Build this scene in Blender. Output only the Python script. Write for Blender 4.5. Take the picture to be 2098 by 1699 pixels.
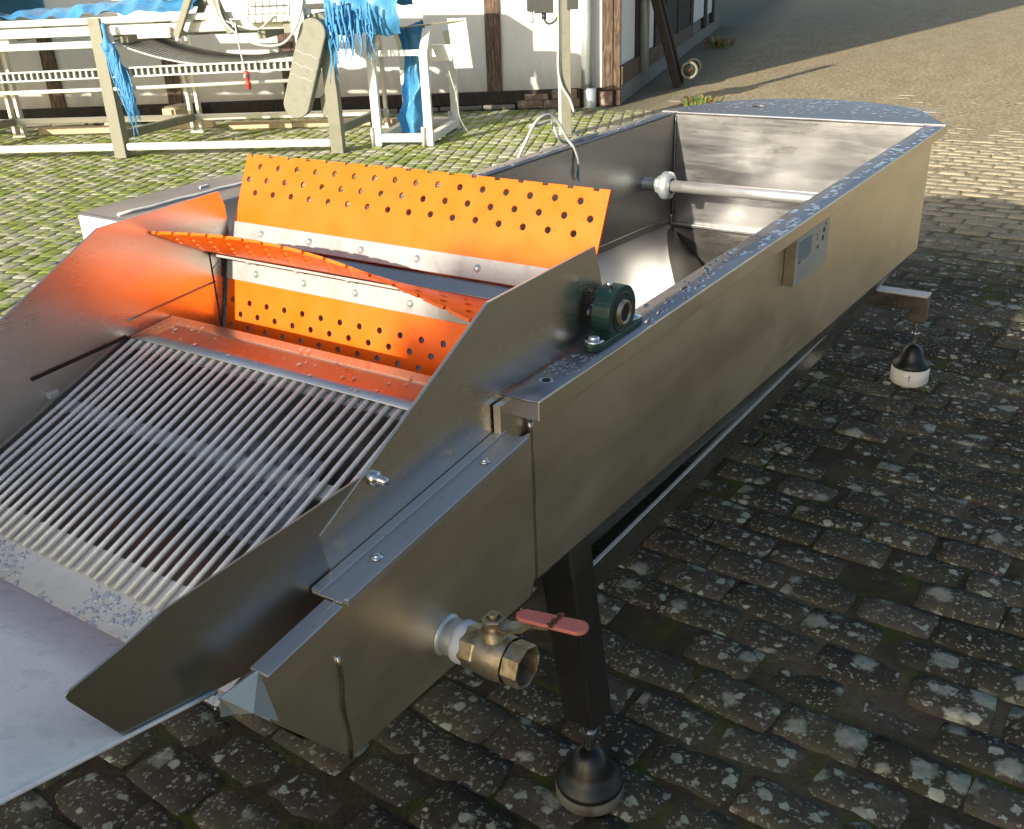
import bpy, bmesh, math, random
from mathutils import Vector, Matrix, noise
from mathutils.bvhtree import BVHTree
random.seed(7)
R = math.radians
for o in list(bpy.data.objects): bpy.data.objects.remove(o)
scn = bpy.context.scene
col = scn.collection
H = 0.95                                   # rim of the tank above the paving

# ------------------------------------------------------------------ camera
CAM = Vector((-1.0726, -0.6967, 0.5814 + H))
RC = ((0.55424759, -0.83145706, -0.03858454), (-0.37196083, -0.20594567, -0.90511409), (0.74461719, 0.51600924, -0.42341435))
FPX = 2004.7
cd = bpy.data.cameras.new('camera'); cam = bpy.data.objects.new('camera', cd); col.objects.link(cam)
m = Matrix.Identity(4)
for i in range(3):
    m[i][0] = RC[0][i]; m[i][1] = -RC[1][i]; m[i][2] = -RC[2][i]; m[i][3] = CAM[i]
cam.matrix_world = m
cd.sensor_fit = 'HORIZONTAL'; cd.sensor_width = 36; cd.lens = FPX / 2098 * 36; cd.clip_start = 0.02; cd.clip_end = 3000
scn.camera = cam
def proj(p):                               # photo pixel of a point and its depth, used only to rank paving stones by size
    d = Vector(p) - CAM
    q = [sum(RC[i][k] * d[k] for k in range(3)) for i in range(3)]
    if q[2] < .05: return None
    return FPX * q[0] / q[2] + 1049, FPX * q[1] / q[2] + 849.5, q[2]

# ------------------------------------------------------------------ light
SUN_EL = R(19.0)
sx, sy = -1.0, 0.08
w = bpy.data.worlds.new('World'); scn.world = w; w.use_nodes = True
nt = w.node_tree; bg = nt.nodes['Background']
sky = nt.nodes.new('ShaderNodeTexSky'); sky.sky_type = 'NISHITA'; sky.sun_disc = False
sky.sun_elevation = SUN_EL; sky.sun_rotation = math.atan2(sx, sy)
sky.air_density = 1.0; sky.dust_density = 2.2; sky.ozone_density = 1.0
nt.links.new(sky.outputs[0], bg.inputs[0]); bg.inputs[1].default_value = 0.10
sl = bpy.data.lights.new('sun', 'SUN'); sl.energy = 4.1; sl.angle = R(0.53); sl.color = (1.0, .90, .74)
so = bpy.data.objects.new('sun', sl); col.objects.link(so)
sd = Vector((sx, sy, 0)).normalized() * math.cos(SUN_EL) + Vector((0, 0, math.sin(SUN_EL)))
so.rotation_euler = sd.to_track_quat('Z', 'Y').to_euler(); so.location = (-6, 3, 12)
scn.view_settings.view_transform = 'Standard'; scn.view_settings.look = 'None'
scn.view_settings.gamma = 1; scn.view_settings.use_curve_mapping = False
scn.view_settings.exposure = 1.0
scn.render.engine = 'CYCLES'
try:
    scn.cycles.max_bounces = 5; scn.cycles.diffuse_bounces = 2; scn.cycles.glossy_bounces = 3; scn.cycles.transmission_bounces = 4; scn.cycles.caustics_reflective = False; scn.cycles.caustics_refractive = False
    scn.cycles.sample_clamp_indirect = 4; scn.cycles.blur_glossy = 0.6
except Exception: pass

# ------------------------------------------------------------------ material helpers
class NT:
    def __init__(s, name):
        s.m = bpy.data.materials.new(name); s.m.use_nodes = True; s.t = s.m.node_tree; s.b = s.t.nodes['Principled BSDF']
    def n(s, typ, **kw):
        x = s.t.nodes.new('ShaderNode' + typ)
        for k, v in kw.items():
            if k in x.inputs: s.set(x.inputs[k], v)
            else: setattr(x, k, v)
        return x
    def set(s, inp, v):
        if hasattr(v, 'is_output'): s.t.links.new(v, inp)
        else: inp.default_value = v
    def P(s, **kw):
        for k, v in kw.items():
            k = k.replace('_', ' ')
            s.set(s.b.inputs[k], v)
    def pos(s, scale=(1, 1, 1), rot=(0, 0, 0)):
        g = s.n('NewGeometry'); mp = s.n('Mapping'); s.t.links.new(g.outputs['Position'], mp.inputs['Vector'])
        mp.inputs['Scale'].default_value = scale; mp.inputs['Rotation'].default_value = rot
        return mp.outputs[0]
    def obj(s, scale=(1, 1, 1), rot=(0, 0, 0)):
        g = s.n('TexCoord'); mp = s.n('Mapping'); s.t.links.new(g.outputs['Object'], mp.inputs['Vector'])
        mp.inputs['Scale'].default_value = scale; mp.inputs['Rotation'].default_value = rot
        return mp.outputs[0]
    def noise(s, vec, scale, detail=3, rough=.55, dist=0):
        x = s.n('TexNoise'); s.t.links.new(vec, x.inputs['Vector']); x.inputs['Scale'].default_value = scale
        x.inputs['Detail'].default_value = detail; x.inputs['Roughness'].default_value = rough; x.inputs['Distortion'].default_value = dist
        return x.outputs['Fac']
    def vor(s, vec, scale, feature='F1', rnd=1):
        x = s.n('TexVoronoi', feature=feature); s.t.links.new(vec, x.inputs['Vector']); x.inputs['Scale'].default_value = scale; x.inputs['Randomness'].default_value = rnd
        return x
    def ramp(s, fac, *stops, interp='LINEAR'):
        x = s.n('ValToRGB'); x.color_ramp.interpolation = interp; s.t.links.new(fac, x.inputs[0]); e = x.color_ramp.elements
        while len(e) < len(stops): e.new(.5)
        for k, (p, c) in enumerate(stops):
            e[k].position = p; e[k].color = (c, c, c, 1) if not isinstance(c, (tuple, list)) else (*c, 1)
        return x.outputs[0]
    def mix(s, fac, a, b, typ='MIX'):
        x = s.n('Mix', data_type='RGBA', blend_type=typ)
        s.set(x.inputs[0], fac)
        for i, v in ((6, a), (7, b)):
            s.set(x.inputs[i], (*v, 1) if isinstance(v, (tuple, list)) and len(v) == 3 else v)
        return x.outputs[2]
    def math(s, op, a, b=0.0, clamp=False):
        x = s.n('Math', operation=op, use_clamp=clamp); s.set(x.inputs[0], a); s.set(x.inputs[1], b)
        return x.outputs[0]
    def bump(s, h, strength=.3, dist=.01):
        x = s.n('Bump'); x.inputs['Strength'].default_value = strength; x.inputs['Distance'].default_value = dist
        s.t.links.new(h, x.inputs['Height']); s.t.links.new(x.outputs[0], s.b.inputs['Normal'])
MATS = {}
def steel(name, base=(.60, .585, .56), rough=(.16, .30), stretch=(1, 70, 70), bump=.04, smear=0.0, spots=0.0, wave=0.25):
    k = NT(name); v = k.pos(stretch); p = k.pos()
    n1 = k.noise(v, 6, 2); n2 = k.noise(p, 3.2, 4, .6, .6)
    c = k.mix(k.ramp(n2, (.3, 0), (.75, 1)), tuple(x * .88 for x in base), base)
    r = k.n('MapRange'); k.set(r.inputs[0], k.math('ADD', k.math('MULTIPLY', n1, .25), k.math('MULTIPLY', n2, .75)))
    r.inputs[1].default_value = .3; r.inputs[2].default_value = .7; r.inputs[3].default_value = rough[0]; r.inputs[4].default_value = rough[1]
    ro = r.outputs[0]; met = 1.0
    if smear:
        a = k.noise(k.pos((1, 1.1, 10)), 3.2, 6, .66, 1.1); mk = k.math('MULTIPLY', k.ramp(a, (.46, 0), (.68, 1)), smear)
        c = k.mix(mk, c, (.30, .31, .30)); met = k.math('SUBTRACT', 1.0, k.math('MULTIPLY', mk, .75)); ro = k.math('ADD', ro, k.math('MULTIPLY', mk, .25))
    if spots:
        a = k.vor(p, 40).outputs['Distance']; mk = k.math('MULTIPLY', k.ramp(a, (.10, 1), (.2, 0)), spots)
        c = k.mix(mk, c, (.30, .26, .20)); ro = k.math('ADD', ro, k.math('MULTIPLY', mk, .3))
    st_ = k.ramp(k.noise(k.pos((1.2, 1.2, 5)), 2.6, 5, .6, .8), (.42, 0), (.62, 1)); ro = k.math('ADD', ro, k.math('MULTIPLY', st_, .05)); c = k.mix(k.math('MULTIPLY', st_, .08), c, (.40, .36, .29))
    h = k.math('ADD', k.math('MULTIPLY', n1, .04), k.math('MULTIPLY', k.noise(p, 2.2, 1), wave * 8))
    k.bump(h, bump, .01)
    k.P(Base_Color=c, Metallic=met, Roughness=ro); MATS[name] = k.m; return k.m
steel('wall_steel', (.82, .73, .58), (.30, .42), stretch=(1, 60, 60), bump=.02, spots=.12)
steel('plate_steel', (.76, .71, .64), (.22, .32), bump=.015, spots=.12)
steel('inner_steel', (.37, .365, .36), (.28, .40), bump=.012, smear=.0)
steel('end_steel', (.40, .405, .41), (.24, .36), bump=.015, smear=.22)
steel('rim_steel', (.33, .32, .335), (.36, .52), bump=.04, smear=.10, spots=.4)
steel('polished_steel', (.72, .71, .70), (.16, .26), bump=.01, wave=0)


steel('frame_steel', (.40, .39, .37), (.20, .32), bump=.02)
steel('leg_steel', (.17, .17, .165), (.25, .4), bump=.02)
steel('ledge_steel', (.60, .61, .62), (.42, .55), bump=.03, spots=.3)
steel('chute_steel', (.48, .465, .43), (.26, .38), bump=.03, spots=.2)
steel('shade_steel', (.10, .10, .095), (.35, .5), bump=.02)  # near-black tone stands in for shade inside the sump
def simple(name, c, rough=.5, var=.25, metal=0, scale=14, bump=.1, dirt=None, spec=.5, bs=60):
    k = NT(name); p = k.pos(); n = k.noise(p, scale, 4)
    a = tuple(x * (1 - var) for x in c); b = tuple(min(1, x * (1 + var * .6)) for x in c)
    cc = k.mix(n, a, b)
    if dirt:
        dn = k.ramp(k.noise(p, scale * .6, 6, .7, .5), (.52, 0), (.66, 1)); cc = k.mix(dn, cc, dirt)
    k.P(Base_Color=cc, Roughness=k.ramp(n, (.2, max(0, rough - .08)), (.8, min(1, rough + .1))), Metallic=metal, Specular_IOR_Level=spec)
    if bump: k.bump(k.noise(p, bs, 3), bump, .004)
    MATS[name] = k.m; return k.m
simple('rod_steel', (.74, .76, .75), .45, .08, metal=.25, scale=70, bump=.25, bs=220)
simple('matt_sheet', (.80, .79, .745), .80, .06, metal=.05, scale=60, bump=.10, bs=260, dirt=(.66, .665, .64))
simple('pipe_steel', (.78, .77, .75), .33, .06, metal=.75, scale=20, bump=.03)
k = NT('orange'); p = k.pos(); n = k.noise(p, 22, 4)
dz = k.ramp(k.noise(p, 9, 6, .7, .5), (.50, 0), (.72, 1))
k.P(Base_Color=k.mix(k.math('MULTIPLY', dz, .35), k.mix(n, (.88, .130, .003), (.96, .160, .004)), (.42, .10, .02)), Roughness=k.ramp(n, (.3, .30), (.7, .48)), Specular_IOR_Level=.35)
k.bump(k.noise(p, 120, 2), .05, .002); MATS['orange'] = k.m
simple('strip', (.37, .37, .365), .45, .12, scale=30, dirt=(.29, .285, .27))
simple('cast_green', (.012, .050, .042), .38, .4, scale=30, bump=.2)
simple('rubber', (.006, .006, .0065), .38, .3, bump=.1)
simple('white_plastic', (.72, .72, .69), .45, .08, dirt=(.58, .57, .52), scale=20)
simple('grey_plastic', (.12, .12, .10), .6, .2, dirt=(.06, .055, .045), scale=20)
simple('handle_red', (.52, .155, .125), .5, .12, scale=40, dirt=(.42, .14, .11))
simple('tape', (.66, .68, .74), .6, .06)
simple('rust', (.16, .060, .022), .8, .4, scale=60, bump=.3)
simple('dark', (.010, .010, .010), .7, .3)
simple('label_blue', (.17, .24, .31), .4, .25, scale=60)
simple('label_grey', (.46, .47, .43), .38, .10, metal=.3, scale=40)
simple('ink', (.02, .022, .025), .5, .2)
k = NT('brass'); p = k.pos(); n = k.noise(p, 38, 5, .65)
k.P(Base_Color=k.ramp(n, (.3, (.16, .10, .045)), (.48, (.34, .29, .19)), (.6, (.42, .38, .30)), (.75, (.42, .27, .09))), Metallic=.75, Roughness=k.ramp(n, (.3, .5), (.7, .33)))
k.bump(n, .25, .003); MATS['brass'] = k.m
k = NT('tarp'); p = k.pos(); n = k.noise(p, 5, 4); v = k.n('TexWave', wave_type='BANDS'); v.inputs['Scale'].default_value = 60; v.inputs['Distortion'].default_value = 1.5
k.t.links.new(p, v.inputs['Vector'])
k.P(Base_Color=k.mix(n, (.03, .16, .36), (.09, .36, .66)), Roughness=.42, Specular_IOR_Level=.5); k.bump(k.noise(p, 14, 3, .5, .3), .5, .02); MATS['tarp'] = k.m
simple('twine', (.06, .27, .54), .6, .35, scale=50)
simple('alu', (.62, .62, .56), .42, .10, metal=.35, scale=9, dirt=(.50, .50, .42))
simple('alu_grey', (.215, .215, .165), .5, .14, metal=.15, scale=9, dirt=(.17, .175, .12))
simple('rail_white', (.80, .79, .72), .42, .06, scale=8, metal=.05, dirt=(.70, .69, .58))  # white colour stands in for sun highlights on the metal rails
simple('belt_plastic', (.58, .59, .56), .5, .08, scale=30, dirt=(.42, .42, .36))
simple('cover_grey', (.235, .235, .19), .6, .18, scale=14, dirt=(.18, .185, .13), bump=.1)
simple('red_plug', (.50, .065, .045), .4, .15)
simple('cable', (.46, .47, .44), .5, .1)
simple('wire_green', (.10, .30, .14), .5, .1)
simple('wire_blue', (.10, .16, .34), .5, .1)
simple('black_box', (.045, .047, .045), .5, .2)
simple('zinc', (.50, .55, .55), .45, .16, metal=.55, scale=30)
k = NT('plaster'); p = k.pos(); sp_ = k.n('SeparateXYZ'); k.t.links.new(p, sp_.inputs[0]); n = k.noise(p, 5, 5, .65); n2 = k.noise(k.pos((1, 1, .25)), 9, 5, .7)
low = k.ramp(k.math('ADD', sp_.outputs[2], k.math('MULTIPLY', n2, -.35)), (.0, 1), (.30, 0))
k.P(Base_Color=k.mix(k.math('MULTIPLY', low, .6), k.mix(k.math('MULTIPLY', k.ramp(n2, (.5, 0), (.75, 1)), .4), k.mix(n, (.68, .67, .64), (.74, .73, .70)), (.55, .54, .49)), (.36, .34, .28)), Roughness=.9); k.bump(k.math('ADD', k.noise(p, 18, 4), k.math('MULTIPLY', n, 2)), .25, .008); MATS['plaster'] = k.m
simple('oak_new', (.58, .46, .30), .7, .3, scale=12)
simple('brick', (.21, .135, .095), .85, .35, scale=16, bump=.4, dirt=(.42, .36, .30))
simple('plinth', (.21, .20, .175), .9, .35, scale=9, bump=.6, bs=22, dirt=(.13, .14, .08))
simple('leaf_green', (.10, .17, .035), .55, .35, scale=20)
simple('leaf_red', (.24, .17, .05), .6, .35, scale=20)
simple('leaf_dry', (.34, .17, .06), .75, .4, scale=30)
simple('roof_tile', (.20, .075, .05), .8, .3, scale=6)
simple('blocker_brown', (.30, .22, .15), .85, .25, scale=3)
k = NT('timber'); v = k.obj((16, 16, 1.6)); n = k.noise(v, 4, 6, .7, .4); p = k.pos(); n2 = k.noise(p, 9, 4)
c = k.ramp(n, (.32, (.020, .013, .009)), (.5, (.13, .085, .055)), (.72, (.30, .225, .165)))
k.P(Base_Color=k.mix(k.math('MULTIPLY', k.ramp(n2, (.5, 0), (.7, 1)), .5), c, (.09, .06, .04)), Roughness=.85); k.bump(n, .9, .02); MATS['timber'] = k.m
k = NT('timber_dark'); v = k.obj((16, 16, 2)); n = k.noise(v, 4, 6, .7, .4)
k.P(Base_Color=k.ramp(n, (.3, (.012, .010, .008)), (.75, (.075, .060, .045))), Roughness=.85); k.bump(n, .8, .015); MATS['timber_dark'] = k.m
k = NT('water'); k.P(Base_Color=(.36, .36, .385, 1), Roughness=.06, Metallic=.75); MATS['water'] = k.m
k = NT('water_pale'); k.P(Base_Color=(.66, .67, .69, 1), Roughness=.12, Metallic=.3); MATS['water_pale'] = k.m

# paving stones and the soil in their joints
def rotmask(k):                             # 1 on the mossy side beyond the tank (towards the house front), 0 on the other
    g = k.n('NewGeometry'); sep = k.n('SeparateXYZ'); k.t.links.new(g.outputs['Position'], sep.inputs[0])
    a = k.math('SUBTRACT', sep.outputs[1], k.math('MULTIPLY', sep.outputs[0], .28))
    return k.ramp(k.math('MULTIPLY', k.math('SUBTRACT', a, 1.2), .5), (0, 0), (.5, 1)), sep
k = NT('cobble'); p = k.pos(); side, sep = rotmask(k)
at = k.n('Attribute', attribute_type='GEOMETRY', attribute_name='tint').outputs['Fac']
ao = k.n('Attribute', attribute_type='OBJECT', attribute_name='tint').outputs['Fac']
tint = k.math('ADD', at, ao)
grain = k.noise(p, 55, 3, .7); big = k.noise(p, 2.1, 2, .6); med = k.noise(p, 13, 3, .6)
stone = k.ramp(tint, (0, (.040, .034, .029)), (.35, (.070, .060, .050)), (.7, (.098, .083, .068)), (1, (.150, .128, .102)))
stone = k.mix(k.ramp(med, (.35, 0), (.7, 1)), k.mix(.62, stone, (.035, .031, .028)), stone)
stone = k.mix(k.ramp(grain, (.35, .55), (.7, 0)), stone, (.05, .043, .036))
sunny = k.mix(side, k.mix(tint, (.46, .385, .27), (.38, .32, .225)), k.mix(tint, (.50, .495, .37), (.43, .435, .32)))  # pale sunlit copy of stone colours; the one above is darkened for shade
farx = k.ramp(k.math('MULTIPLY', sep.outputs[0], .05), (.20, 0), (.27, 1))     # worn, dusty drive stones beyond the tank, painted in a paler sunlit tone
worn_lit = k.math('MAXIMUM', k.math('MULTIPLY', side, .85), farx)
stone = k.mix(worn_lit, stone, k.mix(k.ramp(grain, (.3, .6), (.65, 0)), sunny, (.16, .145, .095)))
vd = k.n('VectorMath', operation='ADD'); k.t.links.new(p, vd.inputs[0])
nc = k.n('TexNoise'); k.t.links.new(p, nc.inputs['Vector']); nc.inputs['Scale'].default_value = 60; nc.inputs['Detail'].default_value = 3
sc_ = k.n('VectorMath', operation='SCALE'); k.t.links.new(nc.outputs['Color'], sc_.inputs[0]); sc_.inputs['Scale'].default_value = .028
k.t.links.new(sc_.outputs[0], vd.inputs[1])
lv = k.vor(vd.outputs[0], 28); lsize = k.math('MULTIPLY', k.ramp(k.noise(p, 7, 3), (.30, .22), (.62, 1)), .56)
l1 = k.ramp(k.math('SUBTRACT', k.math('MULTIPLY', k.n('SeparateColor', Color=lv.outputs['Color']).outputs[0], lsize), lv.outputs['Distance']), (0, 0), (.07, 1))
lv3 = k.vor(vd.outputs[0], 11); l3n = k.noise(p, 26, 4, .7)
l3 = k.ramp(k.math('SUBTRACT', k.math('ADD', k.math('MULTIPLY', k.n('SeparateColor', Color=lv3.outputs['Color']).outputs[0], .42), k.math('MULTIPLY', l3n, .42)), k.math('ADD', lv3.outputs['Distance'], .19)), (0, 0), (.12, 1))
lv2 = k.vor(vd.outputs[0], 85)
l2 = k.math('LESS_THAN', lv2.outputs['Distance'], k.math('MULTIPLY', k.n('SeparateColor', Color=lv2.outputs['Color']).outputs[1], .46))
lich = k.math('MAXIMUM', k.math('MAXIMUM', l1, k.math('MULTIPLY', l2, .55)), k.math('MULTIPLY', l3, .75))
lcol = k.ramp(k.n('SeparateColor', Color=lv.outputs['Color']).outputs[2], (0, (.32, .37, .30)), (.55, (.43, .46, .38)), (1, (.48, .45, .38)))
lcol = k.mix(k.ramp(grain, (.3, .5), (.6, 0)), lcol, (.12, .13, .10))
cc = k.mix(k.math('MULTIPLY', lich, k.math('SUBTRACT', .9, k.math('MULTIPLY', worn_lit, .45))), stone, lcol)
mossn = k.noise(p, 6, 4, .65)
mossm = k.math('MULTIPLY', k.ramp(k.math('ADD', mossn, k.math('MULTIPLY', big, .5)), (.66, 0), (.82, 1)), k.math('ADD', .07, k.math('MULTIPLY', side, .88)))
mossc = k.mix(k.noise(p, 40, 3), (.10, .135, .022), (.27, .33, .07))
cc = k.mix(mossm, cc, mossc)
zz = k.ramp(k.math('ADD', k.math('MULTIPLY', sep.outputs[2], 40), .72), (.08, 1), (.34, 0))           # moss and soil climb the stone's rounded rim
cc = k.mix(k.math('MULTIPLY', zz, .8), cc, k.mix(side, (.030, .029, .014), (.17, .185, .07)))
k.P(Base_Color=cc, Roughness=.95, Specular_IOR_Level=.10)
k.bump(k.math('ADD', k.math('ADD', k.math('MULTIPLY', grain, .5), med), k.math('MULTIPLY', lich, .22)), .55, .008); MATS['cobble'] = k.m
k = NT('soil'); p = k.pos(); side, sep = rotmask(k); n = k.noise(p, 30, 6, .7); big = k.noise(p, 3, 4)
c = k.mix(n, (.018, .015, .010), (.075, .062, .040))
c = k.mix(k.ramp(k.noise(p, 5.5, 4, .6), (.50, 0), (.62, 1)), c, k.mix(n, (.024, .034, .006), (.085, .10, .018)))
lightj = k.ramp(k.noise(p, 1.6, 2), (.5, 0), (.62, 1))
c = k.mix(k.math('MULTIPLY', lightj, .7), c, k.mix(n, (.07, .058, .040), (.17, .145, .10)))
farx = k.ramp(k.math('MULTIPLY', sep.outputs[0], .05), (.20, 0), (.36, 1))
vb = k.n('TexBrick'); k.t.links.new(k.pos((1, 1, 1), (0, 0, R(90))), vb.inputs['Vector']); vb.inputs['Scale'].default_value = 1
vb.inputs['Brick Width'].default_value = .2; vb.inputs['Row Height'].default_value = .125; vb.inputs['Mortar Size'].default_value = .012
dn = k.noise(k.pos((1, 2.2, 1)), 1.3, 6, .72); dust = k.mix(k.ramp(dn, (.3, 0), (.7, 1)), (.44, .35, .21), (.60, .51, .34))
dust = k.mix(k.ramp(k.noise(p, 24, 5, .75), (.42, .75), (.6, 0)), dust, (.15, .115, .065))
dust = k.mix(k.ramp(k.vor(p, 30).outputs['Distance'], (.10, .7), (.16, 0)), dust, (.58, .52, .38))
dust = k.mix(k.math('MULTIPLY', vb.outputs['Fac'], .22), dust, (.14, .115, .07))
c = k.mix(farx, c, dust)
c = k.mix(k.math('MULTIPLY', side, 1.0), c, k.mix(farx, k.mix(k.ramp(n, (.35, 0), (.65, 1)), (.15, .165, .07), (.31, .325, .16)), k.mix(n, (.085, .085, .055), (.20, .19, .13))))  # far house side: mossy, also darkened to deepen the house shadow
k.P(Base_Color=c, Roughness=.95, Specular_IOR_Level=.2); k.bump(k.math('ADD', n, dn), .8, .02); MATS['soil'] = k.m

# ------------------------------------------------------------------ mesh helpers
class MB:
    def __init__(s): s.v = []; s.f = []; s.sm = []
    def add(s, vs, fs, smooth=False):
        b = len(s.v); s.v += [Vector(x) for x in vs]; s.f += [tuple(b + i for i in f) for f in fs]; s.sm += [smooth] * len(fs); return s
    def box(s, c, d, rot=None):
        hx, hy, hz = d[0] / 2, d[1] / 2, d[2] / 2; c = Vector(c)
        vs = [Vector((x * hx, y * hy, z * hz)) for z in (-1, 1) for y in (-1, 1) for x in (-1, 1)]
        if rot is not None: vs = [rot @ x for x in vs]
        return s.add([c + x for x in vs], [(0, 2, 3, 1), (4, 5, 7, 6), (0, 1, 5, 4), (2, 6, 7, 3), (0, 4, 6, 2), (1, 3, 7, 5)])
    def bar(s, a, b, wdt, hgt, up=(0, 0, 1)):  # box along a->b
        a, b = Vector(a), Vector(b); z = (b - a).normalized(); u = Vector(up); x = u.cross(z)
        if x.length < 1e-4: x = Vector((1, 0, 0)).cross(z)
        x.normalize(); y = z.cross(x); r = Matrix((x, y, z)).transposed()
        return s.box((a + b) / 2, (wdt, hgt, (b - a).length), r)
    def prism(s, pts, off):                    # closed outline pushed along off
        off = Vector(off); n = len(pts); vs = [Vector(x) for x in pts] + [Vector(x) + off for x in pts]
        fs = [tuple(range(n)), tuple(reversed(range(n, 2 * n)))] + [(i, i + n, (i + 1) % n + n, (i + 1) % n) for i in range(n)]
        return s.add(vs, fs)
    def tube(s, pts, r, seg=10, caps=True, smooth=True):
        pts = [Vector(x) for x in pts]; rr = r if isinstance(r, (list, tuple)) else [r] * len(pts); n = len(pts)
        vs = []; x0 = None
        for i, q in enumerate(pts):
            t = (pts[min(i + 1, n - 1)] - pts[max(i - 1, 0)]).normalized()
            if x0 is None:
                x0 = t.cross(Vector((0, 0, 1)))
                if x0.length < .1: x0 = t.cross(Vector((0, 1, 0)))
            x0 = (x0 - t * x0.dot(t)).normalized(); y = t.cross(x0)
            vs += [q + (x0 * math.cos(2 * math.pi * j / seg) + y * math.sin(2 * math.pi * j / seg)) * rr[i] for j in range(seg)]
        fs = [(i * seg + j, i * seg + (j + 1) % seg, (i + 1) * seg + (j + 1) % seg, (i + 1) * seg + j) for i in range(n - 1) for j in range(seg)]
        s.add(vs, fs, smooth)
        if caps:
            b = len(s.v) - len(vs); s.f += [tuple(b + j for j in reversed(range(seg))), tuple(b + (n - 1) * seg + j for j in range(seg))]; s.sm += [False, False]
        return s
    def lathe(s, o, axis, prof, seg=20, smooth=True):   # profile (r, h) about an axis
        o = Vector(o); z = Vector(axis).normalized(); x = z.cross(Vector((0, 0, 1)))
        if x.length < .1: x = Vector((1, 0, 0))
        x.normalize(); y = z.cross(x)
        vs = [o + z * h + (x * math.cos(2 * math.pi * j / seg) + y * math.sin(2 * math.pi * j / seg)) * max(r, 1e-4) for r, h in prof for j in range(seg)]
        fs = [(i * seg + j, i * seg + (j + 1) % seg, (i + 1) * seg + (j + 1) % seg, (i + 1) * seg + j) for i in range(len(prof) - 1) for j in range(seg)]
        return s.add(vs, fs, smooth)
    def grid(s, fn, nu, nv, smooth=True):
        vs = [fn(i / nu, j / nv) for j in range(nv + 1) for i in range(nu + 1)]
        return s.add(vs, [(j * (nu + 1) + i, j * (nu + 1) + i + 1, (j + 1) * (nu + 1) + i + 1, (j + 1) * (nu + 1) + i) for j in range(nv) for i in range(nu)], smooth)
    def mesh(s, name, mat, off=Vector((0, 0, 0))):
        me = bpy.data.meshes.new(name); me.from_pydata([tuple(x - off) for x in s.v], [], s.f)
        me.polygons.foreach_set('use_smooth', s.sm); me.materials.append(MATS[mat]); me.update(); return me
WL = {}
def wl(o): return WL.get(o.name, Vector((0, 0, 0))) if o else Vector((0, 0, 0))
def obj(name, mb, mat, parent=None, bevel=0, solid=0, base=None):
    off = wl(parent) if parent else (Vector(base) if base is not None else Vector((0, 0, 0)))
    o = bpy.data.objects.new(name, mb.mesh(name, mat, off)); col.objects.link(o)
    if parent: o.parent = parent
    else: o.location = off
    WL[o.name] = off
    if solid: md = o.modifiers.new('solid', 'SOLIDIFY'); md.thickness = solid; md.offset = 0
    if bevel: md = o.modifiers.new('bevel', 'BEVEL'); md.width = bevel; md.segments = 2; md.limit_method = 'ANGLE'; md.angle_limit = R(40); md.harden_normals = False
    return o
def tag(o, label, cat, group=None, kind=None):
    if label: o['label'] = label
    if cat: o['category'] = cat
    if group: o['group'] = group
    if kind: o['kind'] = kind
    return o
def thing(name, loc, label, cat, group=None):
    o = bpy.data.objects.new(name, None); o.empty_display_size = .1; col.objects.link(o); o.location = loc; WL[o.name] = Vector(loc)
    return tag(o, label, cat, group)
def share(name, me, parent, loc, rot=(0, 0, 0)):      # a piece that shares mesh data; loc in world
    o = bpy.data.objects.new(name, me); col.objects.link(o); o.parent = parent; o.location = Vector(loc) - wl(parent); o.rotation_euler = rot
    WL[o.name] = Vector(loc); return o
def T(x, y, z): return Vector((x, y, z + H))          # tank frame: z = 0 is the rim

# ================================================================== LARGE STRUCTURE
def sheet(name, pts, mat, z):
    mb = MB(); mb.add([(x, y, z) for x, y in pts], [tuple(range(len(pts)))]); o = obj(name, mb, mat); o['kind'] = 'structure'; return o
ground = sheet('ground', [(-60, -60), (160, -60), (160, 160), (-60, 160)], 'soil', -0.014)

# ---------- half-timbered house
W0 = Vector((8.9, 4.744, 0)); wd = Vector((.538, -.843, 0)).normalized(); wn = Vector((.843, .538, 0)).normalized()
def HW(s, t, z): return W0 + wd * s + wn * t + Vector((0, 0, z))
S0 = W0 + wd * .13; sdv = Vector((.954, .30, 0)).normalized(); snv = Vector((.30, -.954, 0))
def SW(s, t, z): return S0 + sdv * s - snv.normalized() * t + Vector((0, 0, z))
house = thing('half_timbered_house', HW(0, 0, 0), 'white half-timbered house with weathered brown timbers behind the conveyor', 'house')
HT = 7.0
mb = MB(); mb.prism([HW(-9, .06, 0), HW(.10, .06, 0), SW(12, .04, 0), SW(12, 6, 0), HW(-9, 8, 0)], (0, 0, HT)); obj('wall_core', mb, 'plinth', house)
def hbox(s0, s1, t0, t1, z0, z1, F=HW):
    mb = MB(); mb.prism([F(s0, t0, z0), F(s1, t0, z0), F(s1, t1, z0), F(s0, t1, z0)], (0, 0, z1 - z0)); return mb
posts = [(-8.3, .18), (-6.155, .16), (-4.82, .16), (-3.50, .16), (-1.245, .165)]
def wob(mb, a=.006):
    for v in mb.v: v += Vector((noise.noise(v * 3), noise.noise(v * 3 + Vector((9, 0, 0))), 0)) * a
    return mb
for s, wdt in posts:
    b = MB(); n = 9
    for i in range(n):
        z0, z1 = .19 + i * .55, .19 + (i + 1) * .55
        if i == 0: b0 = [HW(s - wdt / 2, -.022, z0), HW(s + wdt / 2, -.022, z0), HW(s + wdt / 2, .07, z0), HW(s - wdt / 2, .07, z0)]; b.add(b0, [(3, 2, 1, 0)])
        j = lambda: random.uniform(-.008, .008)
        top = [HW(s - wdt / 2 + j(), -.022, z1), HW(s + wdt / 2 + j(), -.022, z1), HW(s + wdt / 2, .07, z1), HW(s - wdt / 2, .07, z1)]
        q = len(b.v); b.add(top, []); b.f += [(q - 4 + k, q - 4 + (k + 1) % 4, q + (k + 1) % 4, q + k) for k in range(4)]; b.sm += [False] * 4
    obj('timber_post', b, 'timber', house)
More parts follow.
